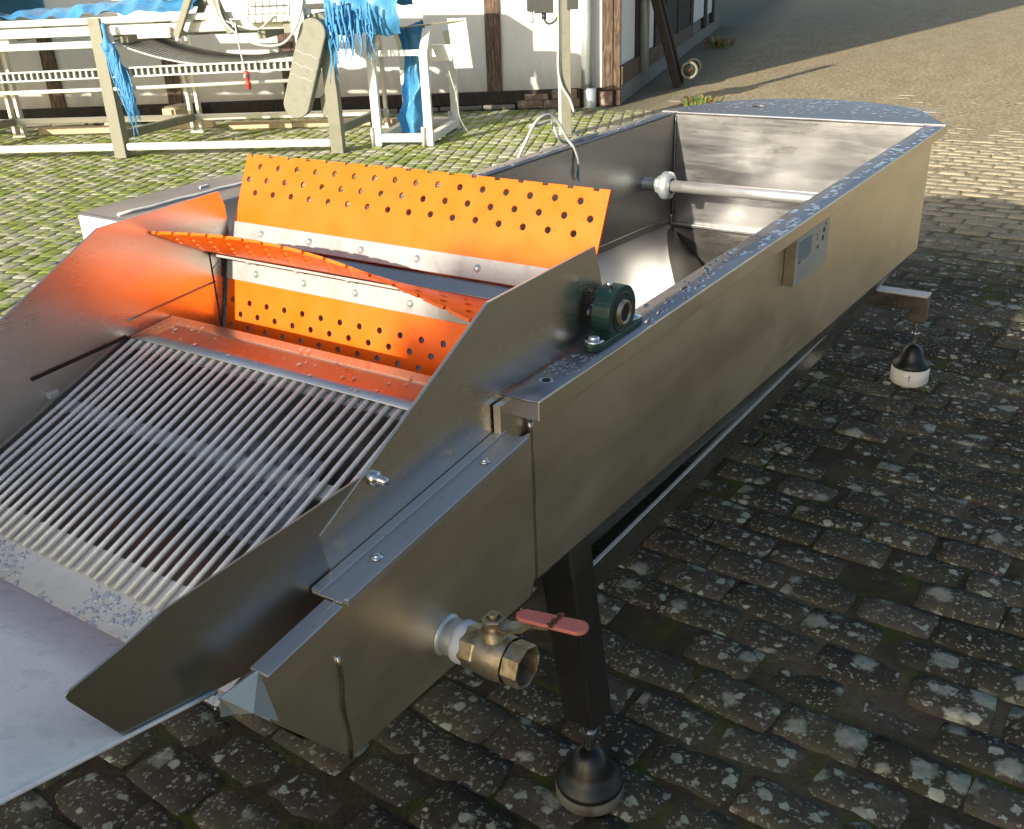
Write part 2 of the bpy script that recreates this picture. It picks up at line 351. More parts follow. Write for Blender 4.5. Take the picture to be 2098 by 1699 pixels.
obj('corner_post', hbox(-.06, .055, -.03, .10, .16, 5, HW), 'timber', house, bevel=.008)
obj('corner_post', hbox(.062, .135, -.02, .10, .16, 5, HW), 'timber', house, bevel=.008)
edges = [-9] + [q for s, wdt in posts for q in (s - wdt / 2 + .004, s + wdt / 2 - .004)] + [-.062]
for i in range(0, len(edges), 2):
    a, b_ = edges[i], edges[i + 1]
    mb = MB(); nz = 8; ns = max(2, int((b_ - a) / .3))
    mb.grid(lambda u, v, a=a, b_=b_: HW(a + (b_ - a) * u, .004 + .006 * noise.noise(Vector((a + u * 5, v * 9, 3))), .185 + 4.6 * v), ns, nz)
    obj('infill_panel', mb, 'plaster', house)
for zz in (2.45, 4.8): obj('timber_rail', hbox(-9, .06, -.018, .05, zz, zz + .16), 'timber', house)
mb = hbox(-9, -.30, -.035, .07, .055, .19); obj('sill_beam', mb, 'timber_dark', house, bevel=.01)
x = -9.0
while x < -1.05:
    L_ = random.uniform(.22, .5); mb = hbox(x, x + L_ - .015, -.045 + random.uniform(-.015, .012), .05, 0, .052 + random.uniform(-.006, 0)); obj('plinth_stone', mb, 'plinth', house, bevel=.012); x += L_
for (a, b_, z0, z1, mt) in ((-1.0, -.72, .0, .085, 'brick'), (-.71, -.46, .0, .08, 'brick'), (-.45, -.31, .0, .09, 'brick'), (-.92, -.66, .088, .15, 'brick'), (-.62, -.34, .085, .185, 'brick'), (-.10, .05, .0, .15, 'brick')):
    obj('brick', hbox(a, b_, -.06, .04, z0, z1), mt, house, bevel=.006)
obj('brick', hbox(.09, .13, -.08, .04, 0, .16), 'brick', house, bevel=.006)
# downpipe
mb = MB(); mb.tube([HW(-.235, -.10, z) for z in (.19, .8, 1.6, 2.6, 4, 6.6)], .058, 16); pipe = obj('downpipe', mb, 'zinc', house)
mb = MB(); mb.lathe(HW(-.20, -.105, -.005), (0, 0, 1), [(.068, 0), (.070, .205), (.060, .212)], 16); obj('pipe_shoe', mb, 'zinc', pipe)
# side wall in its own shade
obj('plinth', hbox(.02, 11.2, -.02, .05, 0, .20, SW), 'plinth', house, bevel=.01)
obj('sill_beam', hbox(.01, 6.4, -.035, .05, .205, .40, SW), 'timber', house, bevel=.01)
for a, b_ in ((.10, .92), (1.62, 2.35), (6.55, 8.30), (8.75, 9.75)):
    obj('infill_panel', hbox(a, b_, -.004, .05, .405, 4.6, SW), 'plaster', house)
for a, b_ in ((.94, 1.06), (1.36, 1.60), (2.37, 2.60), (3.3, 3.6), (4.6, 4.9), (6.2, 6.53), (8.33, 8.72), (9.8, 10.1)):
    obj('timber_post', hbox(a, b_, -.03, .05, .20, 4.9, SW), 'timber_dark', house, bevel=.01)
for a, b_ in ((2.62, 3.28), (3.62, 4.58), (4.92, 6.18)): obj('board_panel', hbox(a, b_, -.012, .05, .40, 4.6, SW), 'timber_dark', house)
mb = MB(); mb.tube([SW(1.2, -.07, z) for z in (.22, 2, 4.5)], .06, 12); obj('downpipe', mb, 'zinc', house)
# gable roof
mb = MB(); A, B = HW(-9.4, -.4, HT), HW(.5, -.4, HT); A2, B2 = A + sdv * 12.6, B + sdv * 12.6; mid = (A + B) / 2 + Vector((0, 0, 4.6)); mid2 = mid + sdv * 12.6
mb.add([A, B, B2, A2, mid, mid2], [(1, 2, 5, 4), (0, 4, 5, 3), (0, 1, 4), (2, 3, 5)]); obj('roof', mb, 'roof_tile', house)

# ---------- made-up tower and wall added behind the camera to throw the foreground shade
BX = -9.0; TE = math.tan(SUN_EL)
def shz(z): return H + z + (.2 - BX) * TE             # height at the blocker of a shade line that meets the paddle wheel at z
def shy(y): return y + (.2 - BX) * sy
blocker = thing('shade_blocker', (BX - 1, .1, 0), 'unseen added tower with lower annexe standing behind the viewer, shading the foreground', 'blocker')
mb = MB(); mb.prism([(BX, shy(-.72), 0), (BX, shy(.37), 0), (BX - 2.2, shy(.37), 0), (BX - 2.2, shy(-.72), 0)], (0, 0, shz(.145))); obj('blocker_main', mb, 'blocker_brown', blocker)
mb = MB(); mb.prism([(BX - .01, shy(.36), 0), (BX - .01, shy(.46), 0), (BX - 1.2, shy(.46), 0), (BX - 1.2, shy(.36), 0)], (0, 0, shz(.01))); obj('blocker_step', mb, 'blocker_brown', blocker)
mb = MB(); mb.prism([(BX - .02, shy(.40), 0), (BX - .02, shy(1.75), 0), (BX - 2.2, shy(1.75), 0), (BX - 2.2, shy(.40), 0)], (0, 0, shz(-.10))); obj('sideblock', mb, 'blocker_brown', blocker)

# ================================================================== THE TANK
tank = thing('washing_tank', (1.2, .5, 0), 'long stainless steel washing tank with orange paddle wheel and bar grate chute', 'washing machine')
YR, YL = .063, 1.0                         # inner faces of the tank
def fold(x): return -.34 - .037 * x
def steelobj(name, mb, mat, parent=tank, bevel=0, solid=0): return obj(name, mb, mat, parent, bevel, solid)
XE = 2.60
# right wall: outer skin with slightly buckled surface
mb = MB()
mb.grid(lambda u, v: T(.035 + (XE - .055) * u, .040 + .0022 * noise.noise(Vector((u * 7, v * 2, 1))) * math.sin(math.pi * v), (-.006) + (fold(.035 + (XE - .055) * u) + .006) * v), 40, 8)
steelobj('right_wall', mb, 'wall_steel')
mb = MB(); mb.grid(lambda u, v: T(.035 + (XE - .055) * u, .0605, -.006 + (fold(XE * u) + .006) * v), 20, 4); steelobj('right_liner', mb, 'inner_steel')
mb = MB(); mb.add([T(.035, .0395, -.006), T(.035, .061, -.006), T(.035, .061, fold(0)), T(.035, .0395, fold(0))], [(0, 1, 2, 3)])
mb.tube([T(.034 + random.uniform(-.001, .001), .0385, -.05 - i * .0155) for i in range(20)], [.0042 + random.uniform(0, .0016) for i in range(20)], 8)
steelobj('corner_weld', mb, 'frame_steel')
mb = MB(); mb.grid(lambda u, v: T(.035 + (XE - .035) * u, YL + .0025 * noise.noise(Vector((u * 6, v * 2, 5))), (-.004) + (fold(XE * u) + .004) * v), 30, 6); steelobj('left_wall', mb, 'inner_steel')
mb = MB(); mb.grid(lambda u, v: T(.035 + (XE - .035) * u, YL + .016, -.004 + (fold(XE * u) + .004) * v), 8, 3); steelobj('left_skin', mb, 'wall_steel')
# hopper floor, cut back in a curve above a sump painted dark as shade
def xend(v): return 2.56 - .80 * max(v, 0) ** .85
for nm, y0, y1 in (('hopper_floor', YL, .53), ('hopper_floor', .061, .53)):
    mb = MB(); mb.grid(lambda u, v: T(.035 + (xend(v) - .035) * u, y0 + (y1 - y0) * v, fold((xend(v)) * u) + (-.20) * v + .0015 * noise.noise(Vector((u * 5, v * 3, 8)))), 28, 12); steelobj(nm, mb, 'inner_steel')
mb = MB(); mb.grid(lambda u, v: T(1.55 + 1.0 * u, .26 + .54 * v, -.625 - .03 * math.sin(math.pi * v)), 6, 6); steelobj('sump', mb, 'shade_steel')
for ya, yb in ((.985, .79), (.075, .27)):
    mb = MB(); mb.grid(lambda u, v: T(1.5 + 1.075 * u, ya + (yb - ya) * v, fold(1.5 + 1.075 * u) - .012 - .20 * v), 4, 2); steelobj('shade_liner', mb, 'shade_steel')  # dark sheet laid over the sunlit slope to read as shade
mb = MB(); mb.grid(lambda u, v: T(2.575, (.066 + .13 * v) + (.93 - .26 * v) * u, -.44 - .19 * v), 4, 4); steelobj('sump_back', mb, 'shade_steel')
mb = MB(); mb.grid(lambda u, v: T(.035 + (XE - .06) * u, .040 + .15 * v, fold(XE * u) - .215 * v), 20, 2); steelobj('under_slope', mb, 'frame_steel')
mb = MB(); mb.grid(lambda u, v: T(.035 + (XE - .06) * u, YL + .016 - .15 * v, fold(XE * u) - .215 * v), 6, 2); steelobj('under_slope', mb, 'frame_steel')
# fold seam on left wall
mb = MB(); mb.tube([T(.3 + 2.25 * i / 12, YL - .003, fold(.3 + 2.25 * i / 12) + .028) for i in range(13)], .0022, 6); steelobj('weld_seam', mb, 'frame_steel')
mb = MB(); mb.prism([T(-.030, .0465, -.004), T(.036, .0465, -.004), T(.036, .0465, -.070), T(-.030, .0465, -.070)], (0, .012, 0)); steelobj('corner_filler', mb, 'wall_steel')
# rim flanges with turned-down lip
def flange(y0, y1, ylip, x0, x1, name):
    mb = MB(); mb.grid(lambda u, v: T(x0 + (x1 - x0) * u, y0 + (y1 - y0) * v, .0012 * noise.noise(Vector((u * 9, v, 2)))), 40, 2)
    o = steelobj(name, mb, 'rim_steel', solid=.003)
    mb = MB(); s_ = 1 if ylip > (y0 + y1) / 2 else -1
    mb.prism([T(x0, ylip, .002), T(x0, ylip, -.030), T(x0, ylip - s_ * .004, -.030), T(x0, ylip - s_ * .004, .002)], (x1 - x0, 0, 0)); obj('lip', mb, 'wall_steel', o, bevel=.0012)
    mb = MB(); mb.prism([T(x0, min(y0, y1), .0015), T(x0, max(y0, y1), .0015), T(x0, max(y0, y1), -.030), T(x0, min(y0, y1), -.030)], (.004, 0, 0)); obj('end_lip', mb, 'rim_steel', o, bevel=.0012)
    return o
fr = flange(.0, YR, -.002, .0, XE + .045, 'rim_flange')
fl = flange(YL, 1.06, 1.062, .30, XE + .03, 'rim_flange')
mb = MB(); mb.lathe(T(.075, .033, .0006), (0, 0, 1), [(.0065, 0), (.0105, .0016), (.0115, .0004)], 16); h_ = obj('hole_rim', mb, 'polished_steel', fr)
mb = MB(); mb.lathe(T(.075, .033, .0020), (0, 0, 1), [(.0001, 0), (.0064, 0)], 16); obj('hole_disc', mb, 'dark', fr)  # flat dark disc stands in for the shade inside a hole
# rounded end cover with drain hole
out = [(XE + .005, .0), (XE + .30, .15), (XE + .40, .27), (XE + .462, .40), (XE + .49, .55), (XE + .47, .70), (XE + .41, .82), (XE + .32, .92), (XE + .19, .99), (XE + .03, 1.06), (XE, 1.06), (XE, .0)]
pts = []
for i in range(len(out) - 3):
    a, b_ = Vector(out[i]), Vector(out[i + 1]); pts += [tuple(a + (b_ - a) * t) for t in (0, .5)]
pts += out[-3:]
hole = [(2.82 + .030 * math.cos(2 * math.pi * i / 20), .742 + .030 * math.sin(2 * math.pi * i / 20)) for i in range(20)]
bm = bmesh.new(); ov = [bm.verts.new(T(x, y, .004) - Vector((1.2, .5, 0))) for x, y in pts]; hv = [bm.verts.new(T(x, y, .004) - Vector((1.2, .5, 0))) for x, y in hole]
es = [bm.edges.new((ov[i], ov[(i + 1) % len(ov)])) for i in range(len(ov))] + [bm.edges.new((hv[i], hv[(i + 1) % 20])) for i in range(20)]
bmesh.ops.triangle_fill(bm, use_beauty=True, edges=es)
me = bpy.data.meshes.new('end_cover'); bm.to_mesh(me); bm.free(); me.materials.append(MATS['rim_steel'])
ec = bpy.data.objects.new('end_cover', me); col.objects.link(ec); ec.parent = tank; WL[ec.name] = wl(tank)
md = ec.modifiers.new('solid', 'SOLIDIFY'); md.thickness = .004; md.offset = 0
mb = MB(); n = len(pts) - 2
mb.add([T(x, y, .002) for x, y in pts[:n]] + [T(x, y, -.03) for x, y in pts[:n]], [(i, i + 1, n + i + 1, n + i) for i in range(n - 1)], True); obj('cover_lip', mb, 'wall_steel', ec)
mb = MB(); mb.box(T(XE - .004, .53, .001), (.012, .93, .010)); obj('front_edge', mb, 'polished_steel', ec, bevel=.003)
mb = MB(); cyl = [(2.82 + .030 * math.cos(2 * math.pi * i / 20), .742 + .030 * math.sin(2 * math.pi * i / 20)) for i in range(20)]
mb.add([T(x, y, .002) for x, y in cyl] + [T(x, y, -.12) for x, y in cyl], [(i, (i + 1) % 20, 20 + (i + 1) % 20, 20 + i) for i in range(20)] + [tuple(range(20, 40))], True); obj('overflow_pipe', mb, 'dark', ec)
# end wall, its foot rim, end skirt
mb = MB(); mb.grid(lambda u, v: T(XE - .006 + .012 * noise.noise(Vector((u * 2.5, v * 2, 4))) * math.sin(math.pi * u) * math.sin(math.pi * v), .061 + (YL - .061) * u, -.004 - .428 * v), 24, 12); steelobj('end_wall', mb, 'end_steel')
mb = MB(); mb.box(T(XE - .016, .53, -.436), (.034, .935, .016)); steelobj('end_wall_foot', mb, 'inner_steel', bevel=.004)
mb = MB(); mb.add([T(XE - .03, .061, -.45), T(XE - .03, YL, -.45), T(XE - .03, .53, -.66)], [(0, 1, 2)]); steelobj('end_gusset', mb, 'frame_steel')
mb = MB(); mb.grid(lambda u, v: T(XE + .02, .041 + (YL + .016 - .041) * u, -.01 - .43 * v), 4, 2); steelobj('end_skin', mb, 'wall_steel')
mb = MB(); mb.prism([T(XE - .02, .0395, -.006), T(XE + .02, .0395, -.006), T(XE + .02, .0395, fold(XE)), T(XE - .02, .0395, fold(XE))], (0, .003, 0)); steelobj('end_edge', mb, 'wall_steel')
mb = MB(); mb.tube([T(XE - .012, YL - .004, -.01 - .022 * i) for i in range(20)], [.003 + random.uniform(0, .002) for _ in range(20)], 6); steelobj('corner_seam', mb, 'frame_steel')
# cross pipe with collars
mb = MB(); mb.tube([T(2.33, .065, -.224), T(2.33, .895, -.224)], .0215, 24); cp = steelobj('cross_pipe', mb, 'pipe_steel')
for y, sg in ((.905, 1), (.12, -1)):
    mb = MB(); mb.lathe(T(2.33, y, -.224), (0, 1, 0), [(.028, -.022), (.049, -.018), (.052, -.006), (.052, .010), (.047, .016), (.03, .018), (.024, .055), (.024, .095)], 24); obj('collar', mb, 'zinc', cp)
    mb = MB(); mb.lathe(T(2.33, y + .012, -.224), (0, 1, 0), [(.0, .0), (.033, .0), (.036, .012), (.033, .024), (.0, .026)], 8, False); obj('lock_nut', mb, 'zinc', cp)
# side plates of the paddle housing
side_pts = [(.318, .002), (.306, .067), (.277, .155), (.262, .155), (-.026, .150), (-.389, -.031), (-.375, -.112), (-.002, -.050), (-.002, -.012), (.004, .002)]
def plate(pts, y, th, name, mat, bulge=0):
    mb = MB(); mb.prism([T(x, y, z) for x, z in pts], (0, th, 0)); return steelobj(name, mb, mat, bevel=.0008)
plate([(x, z) for x, z in side_pts], .0615, .004, 'side_plate', 'plate_steel')
lp = [(.9, .145)] + []
left_pts = [(.262, .145), (.251, .172), (.235, .172), (-.036, .160), (-.42, -.033), (-.75, -.045), (-.75, -.24), (-.44, -.24), (.21, -.06), (.22, -.30), (.34, -.30), (.34, .145)]
sp = plate([(.262, .140), (.251, .172), (-.036, .162), (-.44, -.04), (-.80, -.055), (-.80, -.30), (.20, -.30), (.20, .02), (.262, .06)], .925, .004, 'side_plate', 'plate_steel')
mb = MB(); mb.tube([T(.2015, .9255, .06), T(.2015, .9255, -.30)], .0022, 6); obj('joint_gap', mb, 'dark', sp)
plate([(.2035, .02), (.2655, .06), (.42, .06), (.42, -.33), (.2035, -.33)], .9255, .0035, 'housing_panel', 'plate_steel')
mb = MB(); mb.tube([T(-.017 + .222 * i / 8, .9235, -.023 + .017 * i / 8) for i in range(9)], .0016, 6); obj('weld_seam', mb, 'frame_steel', sp)
mb = MB(); mb.bar(T(-.228, .9225, -.066), T(-.025, .9225, -.052), .004, .005); obj('slot', mb, 'dark', sp)
mb = MB(); mb.box(T(-.200, .918, -.104), (.022, .014, .014)); obj('stop_block', mb, 'zinc', sp, bevel=.003)
mb = MB(); mb.grid(lambda u, v: T(.20 + .60 * u, .94, .135 - .42 * v), 6, 4); steelobj('inner_baffle', mb, 'inner_steel') if False else None
# bolt on side plate
def bolt(p, ax, r=.007, h=.006, name='bolt', parent=tank, mat='polished_steel', washer=True):
    mb = MB(); pr = ([(r * 1.7, 0), (r * 1.7, h * .25), (r, h * .26)] if washer else [(r, 0)]) + [(r, h * .7), (r * .75, h), (0, h)]
    mb.lathe(p, ax, pr, 10); return obj(name, mb, mat, parent)
bolt(T(-.287, .0615, -.002), (0, -1, 0), .006, .022)
# ---- chute: bar grate, header plates, tray
GA = R(21.5); gx0, gz0 = -.011, -.055
def GP(u, y, h=0):  # u metres down the grate, h above it
    return T(gx0 - u * math.cos(GA) - h * math.sin(GA), y, gz0 - u * math.sin(GA) + h * math.cos(GA))
GL = .455
mb = MB(); mb.prism([GP(-.004, .168, -.012), GP(-.004, .168, -.006), GP(.02, .168, -.006), GP(.02, .168, -.012)], (0, .752, 0))
for u in (.18,):
    mb.prism([GP(u, .168, -.040), GP(u, .168, -.0068), GP(u + .006, .168, -.0068), GP(u + .006, .168, -.040)], (0, .752, 0))
mb.prism([GP(.174, .168, -.0125), GP(.174, .168, -.0066), GP(.20, .168, -.0066), GP(.20, .168, -.0125)], (0, .752, 0))
grate = steelobj('grate', mb, 'zinc')
NB = 36; barme = None
for i in range(NB):
    y = .912 - i * .0229
    if barme is None:
        mb = MB(); mb.tube([GP(.002, 0, -.006), GP(.010, 0, .0), GP(.10, 0, .0003), GP(.22, 0, -.0004), GP(.34, 0, .0004), GP(GL, 0, .0)], .0043, 10)
        barme = mb.mesh('bar', 'rod_steel')
    share('bar', barme, grate, (0, y + random.uniform(-.0012, .0012), 0), (random.uniform(-.002, .002), random.uniform(-.001, .001), random.uniform(-.004, .004)))
mb = MB(); mb.prism([GP(GL - .05, .168, -.0118), GP(GL - .05, .168, -.0065), GP(GL + .075, .168, -.0065), GP(GL + .075, .168, -.0118)], (0, .752, 0)); lower_plate = obj('lower_plate', mb, 'matt_sheet', grate, bevel=.001)
mb = MB(); mb.prism([GP(GL + .075, .168, -.018), GP(GL + .075, .168, -.0066), GP(GL + .073, .168, -.0066), GP(GL + .073, .168, -.018)], (0, .752, 0)); obj('plate_lip', mb, 'frame_steel', grate)
mb = MB(); mb.grid(lambda u, v: T(-.020 + .105 * v, .07 + .852 * u, -.0545 + .010 * v + .001 * noise.noise(Vector((u * 8, v, 0)))), 16, 3); steelobj('transition_plate', mb, 'plate_steel', solid=.003)
mb = MB(); mb.prism([T(.086, .075, -.044), T(.086, .075, -.075), T(.082, .075, -.075), T(.082, .075, -.044)], (0, .845, 0)); steelobj('transition_lip', mb, 'orange' if False else 'plate_steel')
# pan below the grate
mb = MB(); mb.grid(lambda u, v: T(.02 - .44 * u, .05 + .875 * v, -.30 - .015 * math.sin(math.pi * v)), 6, 6); steelobj('drip_pan', mb, 'frame_steel')
mb = MB(); mb.grid(lambda u, v: T(-.42 - .055 * u, .05 + .875 * v, -.315 + .045 * u), 2, 6); steelobj('drip_pan_front', mb, 'frame_steel')
mb = MB(); mb.grid(lambda u, v: T(.025, .05 + .875 * v, -.31 + .24 * u), 2, 6); steelobj('drip_pan_back', mb, 'frame_steel')
# perforated strainer seen through the bars
def perf_sheet(L_, W_, rows, pitch, r, th, fn, notch=0.0, blank0=0.0, rowstep=.027, seg=12):
    """perforated sheet: fn(a, b, c) maps length, width, thickness to space; rows from the far edge b=W_"""
    mb = MB(); 
    def put(a, b, c): return fn(a, b, c)
    def cell(a0, a1, b0, b1, hc=None, rr=r):
        n4 = seg
        if hc is None:
            q = [(a0, b0), (a1, b0), (a1, b1), (a0, b1)]
            mb.add([put(*p_, th / 2) for p_ in q], [(0, 1, 2, 3)]); mb.add([put(*p_, -th / 2) for p_ in q], [(3, 2, 1, 0)]); return
        ca, cb = hc; ring = []; sq = []
        for i in range(n4):
            t = 2 * math.pi * (i + .5) / n4; dx, dy = math.cos(t), math.sin(t)
            k_ = min(((a1 - ca) / dx) if dx > 0 else ((a0 - ca) / dx), ((b1 - cb) / dy) if dy > 0 else ((b0 - cb) / dy))
            ring.append((ca + dx * rr, cb + dy * rr)); sq.append((ca + dx * k_, cb + dy * k_))
        for (qa, qb) in ((a0, b0), (a1, b0), (a1, b1), (a0, b1)):
            j = min(range(n4), key=lambda i: (sq[i][0] - qa) ** 2 + (sq[i][1] - qb) ** 2); sq[j] = (qa, qb)
        V = [put(*p_, th / 2) for p_ in ring] + [put(*p_, th / 2) for p_ in sq] + [put(*p_, -th / 2) for p_ in ring] + [put(*p_, -th / 2) for p_ in sq]; fs = []
        for i in range(n4):
            j = (i + 1) % n4; fs += [(i, n4 + i, n4 + j, j), (2 * n4 + j, 3 * n4 + j, 3 * n4 + i, 2 * n4 + i), (j, 2 * n4 + j, 2 * n4 + i, i)]
        mb.add(V, fs)
    btop = W_
    for rI in range(rows):
        b1 = W_ - notch - rI * rowstep; b0 = b1 - rowstep; cb = (b0 + b1) / 2
        if rI % 2: 
            a = pitch * .0; a0 = .018; 
        else: a0 = .018 + pitch / 2
        cell(0, a0 - pitch / 2 if a0 - pitch / 2 > .002 else .0, b0, b1) if a0 - pitch / 2 > .002 else None
        a = max(0, a0 - pitch / 2); cen = a0
        while cen + pitch / 2 <= L_ + .012:
            e1 = min(L_, cen + pitch / 2); cell(a, e1, b0, b1, (cen, cb + random.uniform(-.0008, .0008))); a = e1; cen += pitch
        if a < L_ - 1e-4: cell(a, L_, b0, b1)
        bl = b0
    nseg = 18
    for i in range(nseg): cell(L_ * i / nseg, L_ * (i + 1) / nseg, blank0, bl)
    if notch:  # strip cut through the outermost hole row: half-round nicks
        cen = .018; a = 0
        while cen < L_:
            a_, b_ = max(0, cen - r * .9), min(L_, cen + r * .9); cell(a, a_, W_ - notch, W_)
            if b_ - a_ > .004: cell(a_, b_, W_ - notch, W_ - notch * .45)
            a = b_; cen += pitch
        if a < L_ - 1e-4: cell(a, L_, W_ - notch, W_)
    # rim
    for (p0, p1) in (((0, blank0), (0, W_)), ((L_, W_), (L_, blank0)), ((L_, blank0), (0, blank0))):
        m_ = 18
        for i in range(m_):
            q0 = (p0[0] + (p1[0] - p0[0]) * i / m_, p0[1] + (p1[1] - p0[1]) * i / m_); q1 = (p0[0] + (p1[0] - p0[0]) * (i + 1) / m_, p0[1] + (p1[1] - p0[1]) * (i + 1) / m_)
            mb.add([put(*q0, th / 2), put(*q1, th / 2), put(*q1, -th / 2), put(*q0, -th / 2)], [(0, 1, 2, 3)])
    cen = .018; a = 0
    def rim(a0, a1, b):
        mb.add([put(a0, b, th / 2), put(a1, b, th / 2), put(a1, b, -th / 2), put(a0, b, -th / 2)], [(0, 1, 2, 3)])
    while cen < L_:
        a_, b_ = max(0, cen - r * .9), min(L_, cen + r * .9); rim(a, a_, W_)
        if notch:
            rim(a_, b_, W_ - notch * .45)
            for q in (a_, b_): mb.add([put(q, W_, th / 2), put(q, W_, -th / 2), put(q, W_ - notch * .45, -th / 2), put(q, W_ - notch * .45, th / 2)], [(0, 1, 2, 3)])
        else: rim(a_, b_, W_)
        a = b_; cen += pitch
    if a < L_: rim(a, L_, W_)
    return mb
mb = perf_sheet(.30, .16, 8, .018, .0052, .002, lambda a, b, c: T(-.02 - b, .42 + a, -.20 - b * .55 + c), rowstep=.018, seg=8); steelobj('strainer', mb, 'frame_steel')
# tray below the grate (wide pale sheet) and its side wall
TY = .0655
def trayz(x): return -.109 - (x + .677) * .21
mb = MB(); mb.grid(lambda u, v: T(-.570 - .76 * u, TY - .004 + .86 * v, trayz(-.570 - .76 * u)), 10, 6); tray = steelobj('tray', mb, 'matt_sheet', solid=.003)
mb = MB(); mb.tube([T(-.569, TY - .004 + .86 * i / 20, trayz(-.569) - .003) for i in range(21)], .0032, 6); obj('rolled_edge', mb, 'frame_steel', tray)
mb = MB(); mb.tube([T(-.570 - .76 * i / 20, TY - .005, trayz(-.570 - .76 * i / 20)) for i in range(21)], .0026, 6); obj('side_bead', mb, 'matt_sheet', tray)
TRAYWALL = [(-.25, .012), (-.606, .000), (-.654, -.011), (-.719, -.021), (-.7235, -.024), (-.7225, -.030), (-.679, -.109), (-.565, -.1335), (-.38, -.165), (-.25, -.165)]
mb = MB(); mb.prism([T(x, TY - .0025, z) for x, z in TRAYWALL], (0, .0025, 0)); obj('tray_wall', mb, 'chute_steel', tray, bevel=.0008)
# ---- outlet hood under the chute with drain valve
hood_pts = [(.008, -.056), (-.027, -.052), (-.423, -.094), (-.537, -.112), (-.536, -.182), (-.426, -.326), (-.010, -.338), (.008, -.310)]
mb = MB(); mb.prism([T(x, .020, z) for x, z in hood_pts], (0, .003, 0)); hood = steelobj('outlet_hood', mb, 'wall_steel', bevel=.0008)
mb = MB(); mb.prism([T(-.536, .0205, -.182), T(-.426, .0205, -.326), T(-.426, .158, -.326), T(-.536, .158, -.182)], (.003, 0, .002)); obj('front_slope', mb, 'wall_steel', hood)
mb = MB(); mb.prism([T(-.426, .0205, -.326), T(.012, .0205, -.338), T(.012, .92, -.338), T(-.40, .92, -.326)], (0, 0, .003)); obj('bottom', mb, 'frame_steel', hood)
mb = MB(); mb.tube([T(-.427 + .002 * math.sin(i), .0185, -.165 - .0159 * i) for i in range(11)], [.0022 + random.uniform(0, .0012) for i in range(11)], 6); obj('weld_seam', mb, 'frame_steel', hood)
def strip_along(pts, y0, y1, th, name, mat, parent, bevel=.001):
    mb = MB(); n = len(pts); mb.add([T(x, y0, z) for x, z in pts] + [T(x, y1, z) for x, z in pts] + [T(x, y0, z - th) for x, z in pts] + [T(x, y1, z - th) for x, z in pts],
        [(i, i + 1, n + i + 1, n + i) for i in range(n - 1)] + [(2 * n + i + 1, 2 * n + i, 3 * n + i, 3 * n + i + 1) for i in range(n - 1)] + [(i + 1, i, 2 * n + i, 2 * n + i + 1) for i in range(n - 1)] + [(n + i, n + i + 1, 3 * n + i + 1, 3 * n + i) for i in range(n - 1)] + [(0, n, 3 * n, 2 * n), (2 * n - 1, n - 1, 3 * n - 1, 4 * n - 1)])
    return obj(name, mb, mat, parent, bevel=bevel)
rail = strip_along([(-.018, -.050), (-.415, -.093)], .012, .0605, .004, 'hood_ledge', 'ledge_steel', hood)
strip_along([(-.018, -.0462), (-.415, -.0892)], .046, .0606, .004, 'upper_strip', 'ledge_steel', hood)
strip_along([(-.020, -.0445), (-.412, -.0880)], .004, .0118, .010, 'outer_lip', 'ledge_steel', hood)
for x in (-.095, -.33): bolt(T(x, .030, -.0500 + (x + .018) * .108), (0, 0, 1), .005, .004, parent=hood)
strip_along([(-.418, -.094), (-.538, -.110)], .008, .036, .004, 'front_ledge', 'ledge_steel', hood)
mb = MB(); a = [T(-.592, .022, -.105), T(-.538, .024, -.1085), T(-.531, .014, -.182), T(-.566, .008, -.140), T(-.590, .030, -.136), T(-.574, .028, -.143)]
mb.add(a, [(0, 3, 1), (1, 3, 2), (0, 4, 5, 3)]); obj('spout_corner', mb, 'zinc', hood, solid=.0025)
# valve
VX, VZ = -.220, -.272
def VP(y, dx=0, dz=0): return T(VX + dx, y, VZ + dz)
mb = MB(); mb.tube([VP(.024), VP(-.025)], .027, 20); valve = steelobj('drain_valve', mb, 'zinc')
mb = MB(); mb.lathe(VP(.0195), (0, -1, 0), [(.031, 0), (.030, .003), (.027, .005)], 20); obj('weld_collar', mb, 'zinc', valve)
mb = MB(); mb.lathe(VP(-.004), (0, -1, 0), [(.0275, -.002), (.0305, .0), (.0315, .006), (.031, .012), (.0285, .019)], 20); obj('sealing_tape', mb, 'tape', valve)
mb = MB(); mb.lathe(VP(-.018), (0, -1, 0), [(.024, 0), (.031, .0), (.0315, .004)], 8, False); mb.lathe(VP(-.018), (0, -1, 0), [(.0315, .004), (.0315, .022), (.030, .026)], 8, False)
mb.lathe(VP(-.044), (0, -1, 0), [(.032, 0), (.0330, .008), (.0345, .022), (.0330, .036), (.032, .044)], 24)
mb.lathe(VP(-.088), (0, -1, 0), [(.030, .0), (.0315, .002), (.0315, .022), (.031, .026), (.028, .0265), (.027, .006), (.025, -.01), (.0, -.012)], 8, False); obj('valve_body', mb, 'brass', valve, bevel=.001)
mb = MB(); mb.lathe(VP(-.062), (0, 0, 1), [(.018, .02), (.018, .043), (.012, .044), (.012, .054)], 16); obj('stem_collar', mb, 'brass', valve)
mb = MB(); mb.lathe(VP(-.062), (0, 0, 1), [(.015, .052), (.0155, .053), (.0155, .061), (.010, .062)], 6, False); mb.lathe(VP(-.062), (0, 0, 1), [(.007, .06), (.007, .068), (.0, .068)], 12); obj('stem_nut', mb, 'brass', valve, bevel=.001)
hd = Vector((.16, -.987, 0)).normalized(); sdw = Vector((.987, .16, 0)).normalized()
prof = [(.010, .054, .013), (.022, .052, .013), (.045, .060, .013), (.060, .073, .0135), (.085, .076, .014)]
mb = MB(); vs = []
o0 = VP(-.062)
